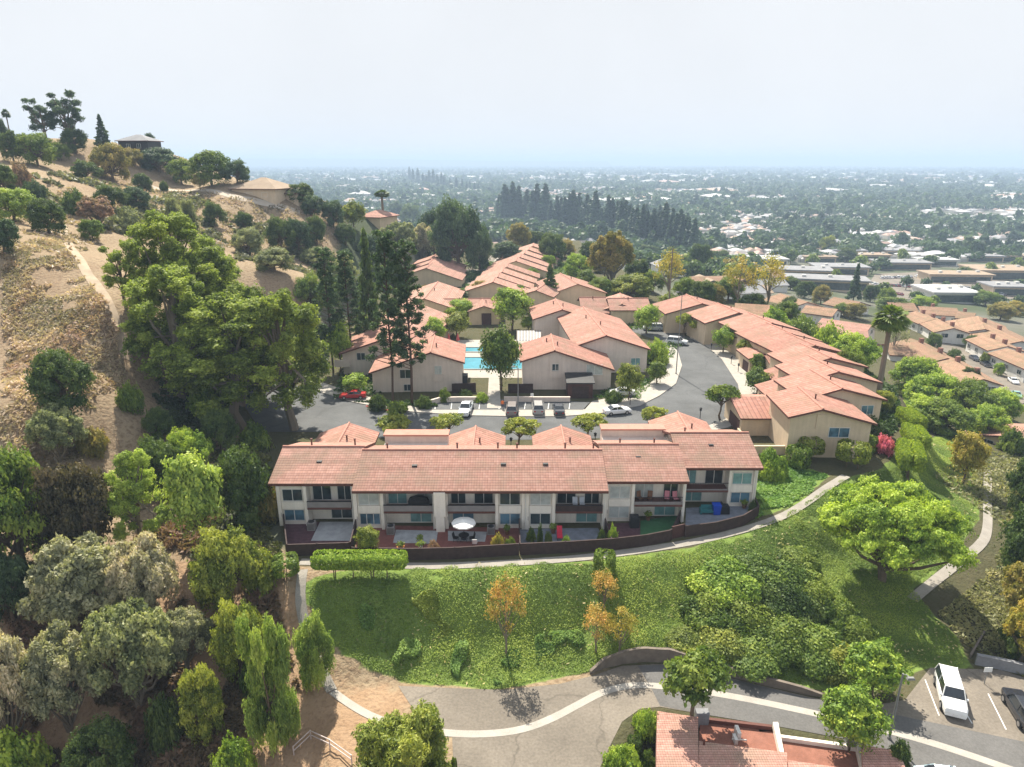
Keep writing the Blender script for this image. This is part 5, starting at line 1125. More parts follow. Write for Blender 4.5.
def carp(kind, px, py, z, deg, col, label, group=None): x, y = g(px, py, z); return car(kind, x, y, z + .0, deg, col, label, group)
PK = 'cars parked along the estate street'
carp('sedan', 353, 398, .16, 186, (.42, .012, .015), 'bright red car in the driveway under the low bright tree', PK)
carp('pickup', 466, 412, .1, -96, (.62, .66, .70), 'silver pickup in the parking bay beside the pool steps', PK)
carp('suv', 512, 412, .1, 88, (.24, .21, .20), 'grey-brown SUV, leftmost of three parked below the beige gable', PK)
carp('suv', 538, 411, .1, 90, (.36, .345, .33), 'light grey SUV, middle of three parked below the beige gable', PK)
carp('sedan', 558.5, 412, .1, 91, (.06, .066, .08), 'dark grey car, beside the entrance porch', PK)
carp('sedan', 617, 413.5, .04, 14, (.78, .78, .78), 'white sedan standing in the street by the kerb', PK)
carp('sedan', 622, 395, .16, 176, (.70, .71, .72), 'white car in the driveway right of the entrance porch', PK)
carp('van', 653, 330, .05, 175, (.50, .52, .54), 'silver van at the far end of the street', PK)
carp('suv', 677, 344, .05, -25, (.62, .63, .65), 'pale jeep with dark roof at the far bend', PK)
carp('long', 949, 699, -5.96, -112, (.80, .80, .79), 'big white truck with long cab in the lower parking bay', 'vehicles in the lower parking bay')
carp('suv', 1022, 716, -5.96, 77, (.02, .022, .03), 'black SUV at the right edge of the lower parking bay', 'vehicles in the lower parking bay')
carp('sedan', 946, 786, -5.96, -8, (.55, .68, .70), 'pale car cut off by the lower edge below the road')
def carg(kind, px, py, dx, dy, col, label, group=None):
    x, y, z = at(px, py); x2, y2, z2 = at(px + dx, py + dy); car(kind, x, y, z + .1, math.degrees(math.atan2(y2 - y, x2 - x)), col, label, group)
NB = 'cars parked in the lower neighbourhood street'
carg('sedan', 974, 360, 8, 5, (.04, .045, .06), 'dark blue car, first of two under the right-hand brown roofs', NB)
carg('sedan', 985, 366, 8, 5, (.03, .03, .035), 'black car, second of two under the right-hand brown roofs', NB)
carg('sedan', 1013, 383, 8, 6, (.75, .75, .75), 'white car parked in the lower neighbourhood street', NB)
carg('sedan', 1016, 397, 6, 5, (.20, .38, .36), 'greenish car nearest the bushes in the lower neighbourhood street', NB)

# ================================================================ fences, walls, rails
def wall_along(name, label, cat, pts, h, th, m, base=None, cap=None, posts=None, group=None, sub='boards'):
    """a wall or fence along world points, following the ground; pts (x,y) list"""
    c = np.mean(pts, 0); z0 = float(hz(*c)); bb = Bld(name, label, cat, (c[0], c[1], z0), group); mb = MB(); cp = MB()
    hs = h if hasattr(h, '__len__') else [h] * len(pts)
    for (a, b_), ha, hb in zip(zip(pts, pts[1:]), hs, hs[1:]):
        a, b_ = np.array(a), np.array(b_); d = (b_ - a) / np.linalg.norm(b_ - a); n = np.array((-d[1], d[0])) * th / 2; za, zb = float(hz(*a)), float(hz(*b_))
        lo = [(*(a - n), za - .5), (*(b_ - n), zb - .5), (*(b_ + n), zb - .5), (*(a + n), za - .5)]; hi = [(*(a - n), za + ha), (*(b_ - n), zb + hb), (*(b_ + n), zb + hb), (*(a + n), za + ha)]; mb.hexa(lo, hi)
        n2 = n * 1.6; cp.hexa([(*(a - n2), za + ha + .003), (*(b_ - n2), zb + hb + .003), (*(b_ + n2), zb + hb + .003), (*(a + n2), za + ha + .003)], [(*(a - n2), za + ha + .06), (*(b_ - n2), zb + hb + .06), (*(b_ + n2), zb + hb + .06), (*(a + n2), za + ha + .06)])
    bb.part(sub, mb, m); bb.part('top_rail', cp, cap or m)
    for p in (posts or []):
        z = float(hz(*p)); q = MB(); q.box(p[0] - .07, p[0] + .07, p[1] - .07, p[1] + .07, z - .3, z + hs[0] + .12); bb.part('post', q, m)
    return bb
def fw(*pp): return [g(*p) for p in pp]
def dense(pts, n=4):
    out = []
    for a, b_ in zip(pts, pts[1:]):
        for k in range(n): t = k / n; out.append((a[0] + (b_[0] - a[0]) * t, a[1] + (b_[1] - a[1]) * t))
    return out + [pts[-1]]
FG = 'brown fences round the patios'
wall_along('wooden_fence', 'brown wooden fence, leftmost length beside the round-headed topiary', 'fence', dense(fw((288, 556), (350, 554))), 1.35, .1, M_FENCE, posts=fw((288, 556), (318, 555), (350, 554)), group=FG)
wall_along('wooden_fence', 'long brown wooden fence behind the clipped hedge and path', 'fence', dense(fw((353, 559), (410, 560), (455, 559), (519, 555)), 5), 1.35, .1, M_FENCE, posts=fw((353, 559), (455, 559)), group=FG)
wall_along('wooden_fence', 'brown wooden fence before the middle patios, curving up to the gate', 'fence', dense(fw((520, 555), (565, 553), (611, 550), (645, 546), (670, 541)), 5), 1.35, .1, M_FENCE, posts=fw((565, 553), (670, 541)), group=FG)
wall_along('wooden_fence', 'curved brown fence around the grey slate patio at right', 'fence', dense(fw((685, 537), (715, 533), (742, 526), (757, 517)), 5), 1.35, .1, M_FENCE, posts=fw((685, 537), (757, 517)), group=FG)
wall_along('wooden_gate', 'dark wooden gate between the curved fence and middle fence', 'gate', fw((671, 539), (684, 536)), 1.5, .08, M_GDOOR)
for lab, a, c in (('divider fence at the left end of the first patio', (284, 520), (288, 555)), ('divider fence between first and second patios', (358, 524), (351, 553)), ('low divider fence between the two middle patios with the plants', (519, 529), (520, 554)), ('divider fence left of the artificial turf patio', (604, 527), (611, 549)), ('divider fence right of the artificial turf patio', (683, 513), (671, 540)), ('divider fence at the right end of the slate patio', (753, 505), (758, 516))):
    wall_along('divider_fence', 'brown ' + lab, 'fence', dense(fw(a, c), 3), 1.3, .08, M_FENCE, group='brown dividers between the patios')
wall_along('pool_fence', 'dark wooden fence by the pool beside the beige gabled building', 'fence', fw((452, 393), (476, 392)), 1.7, .12, M_FENCE)
wall_along('pool_fence', 'dark wooden fence left of the beige gable, right of the pool steps', 'fence', fw((508, 393), (533, 393)), 1.7, .12, M_FENCE)
wall_along('planter_wall', 'low stucco planter wall behind the silver pickup', 'wall', fw((430, 406), (440, 403), (458, 402.5), (482, 402.5)), 1.0, .25, M_STUCP, sub='wall')
wall_along('planter_wall', 'low stucco planter wall behind the three parked cars', 'wall', fw((504, 402.5), (540, 402.5), (570, 402.5)), 1.0, .25, M_STUCP, sub='wall')
wall_along('pool_railing', 'thin white railing along the near edge of the pool', 'railing', fw((462, 374), (500, 374)), 1.1, .03, M_WFRAME) if False else None
def LW(*pp): return [g(p[0], p[1], -6) for p in pp]
WP = LW((590, 674), (604, 668), (622, 664), (645, 662), (668, 662.5), (690, 667), (720, 674), (760, 684), (800, 693), (822, 697))
wall_along('retaining_wall', 'curved grey timber retaining wall between the green slope and road', 'wall', dense(WP, 3), list(np.interp(np.linspace(0, 1, 28), [0, .12, .3, .5, .7, .9, 1], [.3, 1.1, 1.55, 1.4, 1.0, .7, .3])), .18, M_WOODT, sub='boards')
wall_along('retaining_wall', 'low grey block retaining wall behind the black SUV', 'wall', LW((975, 664), (1000, 669), (1040, 678)), 1.1, .25, M_GRAVEL, sub='wall')
wall_along('timber_rail', 'weathered timber rail on the bank by the lower parking bay', 'rail', [at(984, 634)[:2], at(970, 658)[:2]], .35, .12, M_WOODT)
bb = Bld('pipe_railing', 'bent white and rust pipe railing on the dirt by the gutter', 'railing', at(320, 745)); rm = MB()
M_PIPE = mat('pale_pipe', (.5, .42, .4), .6, .15, 2)
pp = [at(294, 755), at(311, 739), at(330, 748), at(352, 764)]
for dz in (.9, .45):
    q = MB(); q.tube([(x, y, z + dz) for x, y, z in pp], .05, 6); bb.part('rail', q, M_PIPE)
for x, y, z in pp: q = MB(); q.tube([(x, y, z - .2), (x, y, z + .95)], .05, 6); bb.part('post', q, M_PIPE)

# ================================================================ lamps, posts, signs
M_POLE = mat('grey_pole', (.22, .22, .22), .6, .1, 2, metal=.3); M_LAMPG = mat('lamp_lens', (.7, .7, .66), .3, .05, 3)
def lamp(px, base, top, z, label, arm=(1.2, 0), w_=.09):
    x, y = g(px, base, z); H = z_for(x, y, top) - z; bb = Bld('street_lamp', label, 'street lamp', (x, y, z)); q = MB(); q.tube([(x, y, z - .2), (x, y, z + H * .55), (x, y, z + H - .15)], [w_ * 1.2, w_, w_ * .75], 8)
    q.cyl(x, y, z, z + .25, w_ * 2, w_ * 1.6); bb.part('pole', q, M_POLE)
    e = (x + arm[0], y + arm[1], z + H); q = MB(); q.tube([(x, y, z + H - .3), (x + arm[0] * .4, y + arm[1] * .4, z + H - .02), e], [.05, .045, .04], 6); bb.part('arm', q, M_POLE)
    q = MB(); ex, ey = e[0], e[1]; q.hexa([(ex - .32, ey - .14, z + H - .1), (ex + .32, ey - .14, z + H - .1), (ex + .32, ey + .14, z + H - .1), (ex - .32, ey + .14, z + H - .1)], [(ex - .24, ey - .1, z + H + .08), (ex + .24, ey - .1, z + H + .08), (ex + .24, ey + .1, z + H + .08), (ex - .24, ey + .1, z + H + .08)]); hd = bb.part('lamp_head', q, M_POLE)
    q = MB(); q.box(ex - .22, ex + .22, ey - .1, ey + .1, z + H - .13, z + H - .102); bb.part('lens', q, M_LAMPG, hd)
lamp(889, 739, 672, -6, 'grey street lamp beside the lower road and the round bright tree', (.2, -.7))
lamp(676, 374, 292, .1, 'tall street lamp at the inner bend of the street', (-.9, 0))
lamp(518, 416, 367, .1, 'street lamp behind the grey-brown SUV by the pool steps', (-.8, .2))
x, y, z = at(668, 316); H = z_for(x, y, 248) - z; bb = Bld('utility_pole', 'thin bare pole beside the sparse golden tree', 'pole', (x, y, z)); q = MB(); q.tube([(x, y, z - .3), (x, y, z + H)], [.2, .14], 6); bb.part('pole', q, M_WOODT); q = MB(); q.box(x - 1.2, x + 1.2, y - .06, y + .06, z + H * .93, z + H * .93 + .15); bb.part('cross_arm', q, M_WOODT)
for px, py, lab in [(700, 418, 'small dark post lamp behind the right garage roof'), (733, 399, 'dark post lamp on the pavement before the front garage'), (738, 372, 'post lamp on the outer pavement, second from the front garage'), (731, 364, 'post lamp on the outer pavement, third from the front garage'), (711, 351, 'post lamp on the outer pavement nearest the far bend'), (630, 405, 'dark post lamp by the olive tree over the white car'), (595, 444, 'dark post lamp beside the second garage roof from the right'), (511, 449, 'dark post lamp left of the middle street tree')]:
    x, y = g(px, py, .1); bb = Bld('post_lamp', lab, 'post lamp', (x, y, .1), 'post lamps along the pavements'); q = MB(); q.tube([(x, y, -.1), (x, y, 1.35)], .06, 6); bb.part('post', q, M_DARK); q = MB(); q.cyl(x, y, 1.36, 1.75, .17, .2, 8); q.cyl(x, y, 1.752, 1.95, .27, .05, 8); bb.part('lantern', q, M_DARK)
def sign(px, py, z, h, w_, label, face=M_HEADL, hh=.5):
    x, y = g(px, py, z); bb = Bld('sign', label, 'sign', (x, y, z)); q = MB(); q.tube([(x, y, z - .2), (x, y, z + h)], .04, 6); bb.part('post', q, M_POLE); q = MB(); q.box(x - w_ / 2, x + w_ / 2, y - .075, y - .045, z + h - hh, z + h); bb.part('panel', q, face)
sign(984, 684, -6, 1.9, .75, 'blank white sign on a post behind the lower parking bay')
sign(532, 402, .15, 1.6, .55, 'small white sign at the planter wall beside the pool steps')
sign(641, 684, -6, 1.0, .15, 'thin marker post beside the curved gutter', M_WOODT, .2)
# painted lines and steps
for px, py, qx, qy in [(925, 680, 939, 716), (958, 700, 972, 724), (988, 694, 1006, 730)]:
    drape('bay_line', ribbon([g(px, py, -6), g((px + qx) / 2, (py + qy) / 2, -6), g(qx, qy, -6)], .1), M_PAINT, .052, zfix=-6)
for px in (436, 452, 480, 500, 525.5, 549, 570): drape('bay_line', ribbon([g(px, 403.5), g(px - .6, 407), g(px - 1, 410)], .12), M_PAINT, .176, zfix=0)
drape('red_kerb_line', ribbon([g(366, 406.6), g(378, 409.2), g(389, 411)], .35), M_REDK, .157, zfix=0)
drape('pool_walk', [g(*p) for p in [(489, 376), (499, 376), (501, 409), (487, 409)]], M_CONCL, .19, zfix=0)
# ================================================================ patios and what stands on them
def pave(name, pp, m, off=.035): drape(name, [g(*p) for p in pp], m, off, zfix=0)
M_TERR = mat('terracotta_pavers', (.22, .085, .07), .85, .2, 1.5, .2, fine=.3); M_SLATE = mat('slate_pavers', (.20, .22, .26), .8, .25, 1.2, .2, fine=.3); M_TURF = mat('artificial_turf', (.04, .12, .05), .95, .15, 2, .2); M_MULCH = mat('purple_mulch', (.11, .055, .065), .95, .3, 2, .4, fine=.4)
M_SLAB = mat('patio_concrete', (.36, .37, .38), .85, .18, 1.2, .1, fine=.2)
pave('patio', [(289, 555), (284, 522), (357, 522), (351, 553)], M_MULCH, .02); pave('patio_slab', [(311, 541), (320, 522), (355, 522), (351, 541)], M_SLAB)
pave('patio', [(353, 558), (360, 525), (519, 528), (519, 554), (455, 558)], M_TERR, .02); pave('patio_slab', [(393, 543), (396, 530), (438, 531), (436, 544)], M_SLAB); pave('patio_slab', [(448, 541), (448, 531), (487, 532), (485, 542)], M_SLAB)
pave('patio', [(520, 554), (519, 529), (598, 528), (608, 549), (565, 552)], M_SLATE, .02)
pave('patio', [(611, 549), (606, 524), (640, 522), (640, 546)], M_MULCH, .02); pave('patio', [(640.5, 546), (640.5, 521), (683, 514), (670, 540)], M_TURF, .02)
pave('patio', [(685, 536), (686, 508), (752, 505), (757, 516), (742, 525), (715, 532)], M_SLATE, .02)
M_CLOTHW = mat('white_canvas', (.72, .71, .68), .8, .06, 1.5); M_BLACKC = mat('black_cover', (.018, .018, .02), .7, .2, 2); M_TEALC = mat('teal_cushion', (.03, .16, .17), .8, .15, 3); M_BLUEP = mat('blue_plastic', (.01, .06, .42), .4, .1, 3); M_REDC = mat('red_cloth', (.5, .03, .06), .8, .15, 3); M_PINKC = mat('pink_cushion', (.55, .22, .26), .8, .1, 3); M_WOOD = mat('brown_wood', (.18, .09, .05), .7, .25, 3)
def item(name, label, cat, px, py, z=.06, group=None): x, y = g(px, py, z); b_ = Bld(name, label, cat, (x, y, z), group); return b_, x, y, z
b_, x, y, z = item('parasol', 'white round parasol over the table on the second unit pair\'s patio', 'parasol', 464, 539)
q = MB(); q.tube([(x, y, z), (x, y, z + 2.5)], .03, 6); q.cyl(x, y, z, z + .1, .28); b_.part('pole', q, M_DARK)
q = MB(); n = 10; rr = 1.35
for k in range(n):
    a, a2 = 2 * math.pi * k / n, 2 * math.pi * (k + 1) / n; p0, p1 = (x + rr * math.cos(a), y + rr * math.sin(a), z + 2.05), (x + rr * math.cos(a2), y + rr * math.sin(a2), z + 2.05); q.face([p0, p1, (x, y, z + 2.5)]); q.face([(p0[0], p0[1], p0[2] - .16), (p1[0], p1[1], p1[2] - .16), p1, p0])
b_.part('canopy', q, M_CLOTHW)
b_, x, y, z = item('table', 'dark round table under the white parasol', 'table', 464, 540.5); q = MB(); q.cyl(x, y - .02, z + .68, z + .73, .6, n=16); b_.part('table_top', q, M_DARK)
for k in range(4): a = k * 1.57 + .8; q = MB(); q.tube([(x + .5 * math.cos(a), y + .5 * math.sin(a), z), (x + .25 * math.cos(a), y + .25 * math.sin(a), z + .68)], .03, 5); b_.part('leg', q, M_DARK)
def chair(label, px, py, z, rz, seatm, fm=M_DARK, group=None):
    x, y = g(px, py, z); r = thing('chair', label, 'chair', (x, y, z), rz, group); q = MB(); q.box(-.25, .25, -.25, .25, .4, .47); q.build('seat', seatm, r); q = MB(); q.hexa([(-.25, .2, .47), (.25, .2, .47), (.25, .26, .47), (-.25, .26, .47)], [(-.25, .32, 1.0), (.25, .32, 1.0), (.25, .38, 1.0), (-.25, .38, 1.0)]); q.build('backrest', seatm, r)
    for sx in (-.22, .22):
        for sy in (-.22, .22): q = MB(); q.tube([(sx, sy, 0), (sx, sy, .4)], .025, 5); q.build('leg', fm, r)
chair('dark chair left of the table under the parasol', 456, 541, .06, 1.3, M_BLACKC); chair('dark chair right of the table under the parasol', 472, 541, .06, -1.3, M_BLACKC); chair('pale chair in front of the table under the parasol', 475, 546, .06, 3.1, M_CLOTHW)
def onbal(px, yf): # a place on a balcony floor
    a, b2, c = ray(px, 400); return px
def bchair(label, x, y, rz, m, group=None):
    r = thing('chair', label, 'chair', (x, y, 2.41), rz, group); q = MB(); q.box(-.28, .28, -.28, .28, .4, .47); q.build('seat', m, r); q = MB(); q.hexa([(-.28, .22, .47), (.28, .22, .47), (.28, .28, .47), (-.28, .28, .47)], [(-.28, .34, 1.15), (.28, .34, 1.15), (.28, .4, 1.15), (-.28, .4, 1.15)]); q.build('backrest', m, r)
    for sx in (-.25, .25):
        for sy in (-.25, .25): q = MB(); q.tube([(sx, sy, 0), (sx, sy, .4)], .025, 5); q.build('leg', M_DARK, r)
M_GREYC = mat('grey_white_cushion', (.55, .58, .62), .8, .08, 3)
for x, lab in ((7.2, 'white balcony chair, left of the pair on the dark balcony'), (8.0, 'white balcony chair, right of the pair on the dark balcony')): bchair(lab, x, 69.9, 0, M_GREYC)
bchair('pink balcony chair nearer the unit divider, at the rail of the fifth balcony', 19.0, 71.3, .2, M_PINKC); bchair('pink balcony chair beside the door of the fifth balcony', 18.0, 71.4, -.2, M_PINKC); bchair('brown balcony chair at the left end of the fifth balcony', 14.9, 71.4, .5, M_WOOD); bchair('brown balcony chair in the middle of the fifth balcony', 16.0, 71.4, -.3, M_WOOD)
b_ = Bld('covered_grill', 'black covered grill bulging over the second balcony\'s parapet', 'grill', (-10.6, 69.4, 2.41)); q = MB()
for k in range(7):
    pass
lb = [[-11.75 + 0 * k, 0] for k in range(1)]
prof_ = [(-1.15, .62, 1.05), (-.95, .62, 1.35), (-.3, .62, 1.55), (.4, .62, 1.52), (.95, .62, 1.32), (1.15, .62, 1.0)]
pr_ = None
for (xa, wa, ha), (xc, wc, hc) in zip(prof_, prof_[1:]): q.hexa([(-10.6 + xa, 69.3, 2.42), (-10.6 + xc, 69.3, 2.42), (-10.6 + xc, 69.3 + wc, 2.42), (-10.6 + xa, 69.3 + wa, 2.42)], [(-10.6 + xa, 69.35, 2.42 + ha), (-10.6 + xc, 69.35, 2.42 + hc), (-10.6 + xc, 69.25 + wc, 2.42 + hc), (-10.6 + xa, 69.25 + wa, 2.42 + ha)])
b_.part('cover', q, M_BLACKC); q = MB(); q.box(-11.5, -9.7, 69.18, 69.29, 2.9, 3.6); b_.part('front_flap', q, M_BLACKC)
def acunit(label, px, py, h=.95, w_=.85, m=M_BALC):
    b_, x, y, z = item('air_conditioner', label, 'air conditioner', px, py, .06, 'air conditioners on the patios'); q = MB(); q.box(x - w_ / 2, x + w_ / 2, y - w_ / 2, y + w_ / 2, z, z + h); b_.part('casing', q, m); q = MB(); q.cyl(x, y, z + h + .002, z + h + .05, w_ * .4, n=14); b_.part('fan_guard', q, M_DARK)
    for k in range(5): q = MB(); q.box(x - w_ * .42, x + w_ * .42, y - w_ / 2 - .012, y - w_ / 2 - .002, z + .15 + k * .15, z + .2 + k * .15); b_.part('louver', q, M_DARK)
acunit('grey air conditioner on the first patio', 312, 529); acunit('grey air conditioner on the second patio', 391, 533); acunit('grey air conditioner by the right wall of the third patio', 491, 533, .85); acunit('tall dark air conditioner on the artificial turf patio\'s left', 634, 526, 1.3, 1.0, M_DARK)
b_, x, y, z = item('sofa', 'teal outdoor sofa on the slate patio', 'sofa', 709, 513); q = MB(); q.box(x - .95, x + .95, y - .35, y + .35, z + .2, z + .45); b_.part('seat', q, M_TEALC); q = MB(); q.box(x - .95, x + .95, y + .2, y + .36, z + .452, z + .95); b_.part('backrest', q, M_TEALC)
for s in (-1, 1): q = MB(); q.box(x + s * 1.04 - .08, x + s * 1.04 + .08, y - .35, y + .36, z, z + .68); b_.part('armrest', q, M_TEALC)
b_, x, y, z = item('storage_bin', 'bright blue storage bin on the slate patio', 'bin', 716, 513.5); q = MB(); q.hexa([(x - .38, y - .38, z), (x + .38, y - .38, z), (x + .38, y + .38, z), (x - .38, y + .38, z)], [(x - .45, y - .45, z + 1.15), (x + .45, y - .45, z + 1.15), (x + .45, y + .45, z + 1.15), (x - .45, y + .45, z + 1.15)]); b_.part('body', q, M_BLUEP); q = MB(); q.box(x - .48, x + .48, y - .48, y + .48, z + 1.153, z + 1.25); b_.part('lid', q, M_BLUEP)
b_, x, y, z = item('covered_grill', 'dark covered grill beside the bright blue bin', 'grill', 723, 513); q = MB(); q.hexa([(x - .7, y - .35, z), (x + .7, y - .35, z), (x + .7, y + .35, z), (x - .7, y + .35, z)], [(x - .62, y - .3, z + 1.0), (x + .62, y - .3, z + 1.0), (x + .62, y + .3, z + 1.0), (x - .62, y + .3, z + 1.0)]); b_.part('cover', q, M_BLACKC); q = MB(); q.box(x - .5, x + .5, y - .2, y + .25, z + 1.002, z + 1.15); b_.part('cover_top', q, M_BLACKC)
b_, x, y, z = item('lounge_chair', 'red reclined lounge chair on the fourth patio', 'lounge chair', 559.5, 537); q = MB(); q.hexa([(x - .3, y - .9, z + .35), (x + .3, y - .9, z + .35), (x + .3, y, z + .35), (x - .3, y, z + .35)], [(x - .3, y - .9, z + .43), (x + .3, y - .9, z + .43), (x + .3, y, z + .43), (x - .3, y, z + .43)]); b_.part('seat', q, M_REDC); q = MB(); q.hexa([(x - .3, y + .01, z + .35), (x + .3, y + .01, z + .35), (x + .3, y + .1, z + .35), (x - .3, y + .1, z + .35)], [(x - .3, y + .55, z + 1.1), (x + .3, y + .55, z + 1.1), (x + .3, y + .62, z + 1.1), (x - .3, y + .62, z + 1.1)]); b_.part('backrest', q, M_REDC)
for sx, sy in ((-.28, -.85), (.28, -.85), (-.28, 0), (.28, 0)): q = MB(); q.tube([(x + sx, y + sy, z), (x + sx, y + sy, z + .36)], .025, 5); b_.part('leg', q, M_DARK)
def pot(label, px, py, m, r=.3, h=.45, group='pots on the patios'):
    b_, x, y, z = item('plant_pot', label, 'plant pot', px, py, .06, group); q = MB(); q.cyl(x, y, z, z + h, r * .7, r, 12); b_.part('pot', q, m); q = MB(); q.cyl(x, y, z + h - .003, z + h + .05, r * 1.1, r * 1.1, 12); b_.part('rim', q, m)
    V, F, t = leaves([(x, y, z + h + .3, .4, .4, .35)], 160, .14, int(px)); V = V - b_.loc; o = np_mesh('foliage', V, F, M_LEAF, t, b_.o, COL['md'])
M_ORANGEP = mat('orange_clay', (.45, .17, .05), .8, .15, 3)
pot('orange clay pot by the fence of the second patio', 401, 550, M_ORANGEP, .4, .4); pot('white pot nearest the second patio\'s slab', 420, 544, M_CLOTHW, .25, .4); pot('small white pot by the second patio\'s fence', 421, 549, M_CLOTHW, .2, .3); pot('dark pot in the corner under the third unit\'s window', 507, 534, M_WOOD, .3, .5); pot('brown pot by the wall of the turf patio', 648, 520, M_WOOD, .28, .45); pot('brown pot at the slate patio\'s right corner', 744, 508, M_WOOD, .28, .45); pot('pot beside the red lounge chair', 553, 533, M_WOOD, .3, .5)
for px, base, top, w_, c, lab in [(531, 541, 526, 11, 'md', 'bushy plant in the left corner of the fourth patio'), (540, 545, 522, 8, 'dk', 'tall dark plant on the fourth patio'), (548, 543, 530, 9, 'md', 'low green plant left of the red lounge chair'), (566, 549, 534, 12, 'br', 'bright bush by the fence below the red lounge chair'), (612, 545, 522, 13, 'br', 'bright bush beside the divider of the mulch patio'), (601, 545, 526, 10, 'dk', 'dark plant at the right corner of the fourth patio'), (498, 549, 532, 16, 'gd', 'dry bush inside the fence of the third patio'), (434, 552, 538, 14, 'rd', 'brown bush by the fence under the chimney chase'), (293, 553, 545, 12, 'br', 'small green plant inside the first patio fence'), (324, 552, 546, 10, 'br', 'low plant in the middle of the first patio fence'), (752, 512, 498, 9, 'dk', 'dark shrub at the slate patio\'s right end'), (510, 549, 535, 12, 'md', 'green bush right of the dry bush on the third patio')]:
    plant('shrub', px, base, top, w_, c, lab, 'plant', None, 'patio_plant')
# pool furniture, person
M_REDU = mat('red_canvas', (.5, .10, .10), .8, .1, 2)
for px, lab in ((449, 'closed red parasol left of the pool, one nearer the building'), (458, 'closed red parasol left of the pool, the taller pinkish one')):
    b_, x, y, z = item('parasol', lab, 'parasol', px, 345); q = MB(); q.tube([(x, y, z), (x, y, z + 2.9)], .05, 6); b_.part('pole', q, M_WFRAME); q = MB(); q.cyl(x, y, z + 1.1, z + 2.8, .42, .06, 8); b_.part('canopy', q, M_REDU)
# white shade roof by the pool: a slatted pergola
b_ = Bld('pergola', 'white slatted pool pergola between the gabled roofs', 'pergola', (*g(529, 341), 0)); p4 = [g(517, 330, 3), g(541, 330, 3), g(541, 340, 3), g(517, 340, 3)]
q = MB(); q.hexa([(x, y, 2.8) for x, y in p4[::-1]], [(x, y, 2.86) for x, y in p4[::-1]]); b_.part('roof', q, M_GRAVW)
for k in range(9): t = k / 8; a = np.array(p4[0]) * (1 - t) + np.array(p4[1]) * t; c = np.array(p4[3]) * (1 - t) + np.array(p4[2]) * t; q = MB(); q.tube([(*a, 2.95), (*c, 2.95)], .09, 4); b_.part('rafter', q, M_WOODT)
for x, y in p4: q = MB(); q.box(x - .1, x + .1, y - .1, y + .1, 0, 2.79); b_.part('post', q, M_WOODT)
# a person standing by the parked cars, seen very small
def person(px, py, z, label, top_m, leg_m, skin, h=1.72):
    x, y = g(px, py, z); r = thing('person', label, 'person', (x, y, z)); k = h / 1.72
    vs = [(0, 0, .95), (0, .02, 1.2), (0, .02, 1.42), (0, 0, 1.52), (0, -.01, 1.62), (.1, 0, .9), (.11, -.02, .5), (.12, .02, .08), (.12, -.12, .03), (-.1, 0, .9), (-.11, .03, .5), (-.12, .05, .08), (-.12, -.08, .03), (.19, .02, 1.4), (.25, .03, 1.12), (.24, -.08, .88), (-.19, .02, 1.4), (-.25, .03, 1.12), (-.24, -.08, .88)]
    ed = [(0, 1), (1, 2), (2, 3), (3, 4), (0, 5), (5, 6), (6, 7), (7, 8), (0, 9), (9, 10), (10, 11), (11, 12), (2, 13), (13, 14), (14, 15), (2, 16), (16, 17), (17, 18)]
    ra = [.15, .14, .15, .06, .105, .09, .065, .045, .04, .09, .065, .045, .04, .055, .045, .035, .055, .045, .035]
    me = bpy.data.meshes.new('body'); me.from_pydata([tuple(c * k for c in v) for v in vs], ed, []); o = bpy.data.objects.new('body', me); C.objects.link(o); o.parent = r
    sk = o.modifiers.new('skin', 'SKIN'); 
    for v, q in zip(me.skin_vertices[0].data, ra): v.radius = (q * k, q * k)
    me.skin_vertices[0].data[0].use_root = True; sb = o.modifiers.new('sub', 'SUBSURF'); sb.levels = sb.render_levels = 1
    m, nt, bs = new_mat('clothes'); tc = nt.nodes.new('ShaderNodeTexCoord'); sp = nt.nodes.new('ShaderNodeSeparateXYZ'); nt.links.new(tc.outputs['Object'], sp.inputs[0])
    rp = nt.nodes.new('ShaderNodeValToRGB'); rp.color_ramp.interpolation = 'CONSTANT'; e = rp.color_ramp.elements; e[0].position = 0; e[0].color = (*leg_m, 1); e[1].position = .53; e[1].color = (*top_m, 1); q = e.new(.87); q.color = (*skin, 1)
    md = N(nt, 'ShaderNodeMath', operation='DIVIDE'); nt.links.new(sp.outputs[2], md.inputs[0]); md.inputs[1].default_value = 1.72 * k; nt.links.new(md.outputs[0], rp.inputs[0]); nt.links.new(rp.outputs[0], bs.inputs['Base Color']); bs.inputs['Roughness'].default_value = .85; me.materials.append(m)
    q = MB(); q.cyl(0, .01, 1.68 * k, 1.74 * k, .105, .06, 10); q.build('hair', M_DARK, r)
person(502.5, 409, .12, 'person in an orange top standing beside the grey-brown SUV', (.75, .18, .03), (.05, .05, .07), (.45, .28, .2))
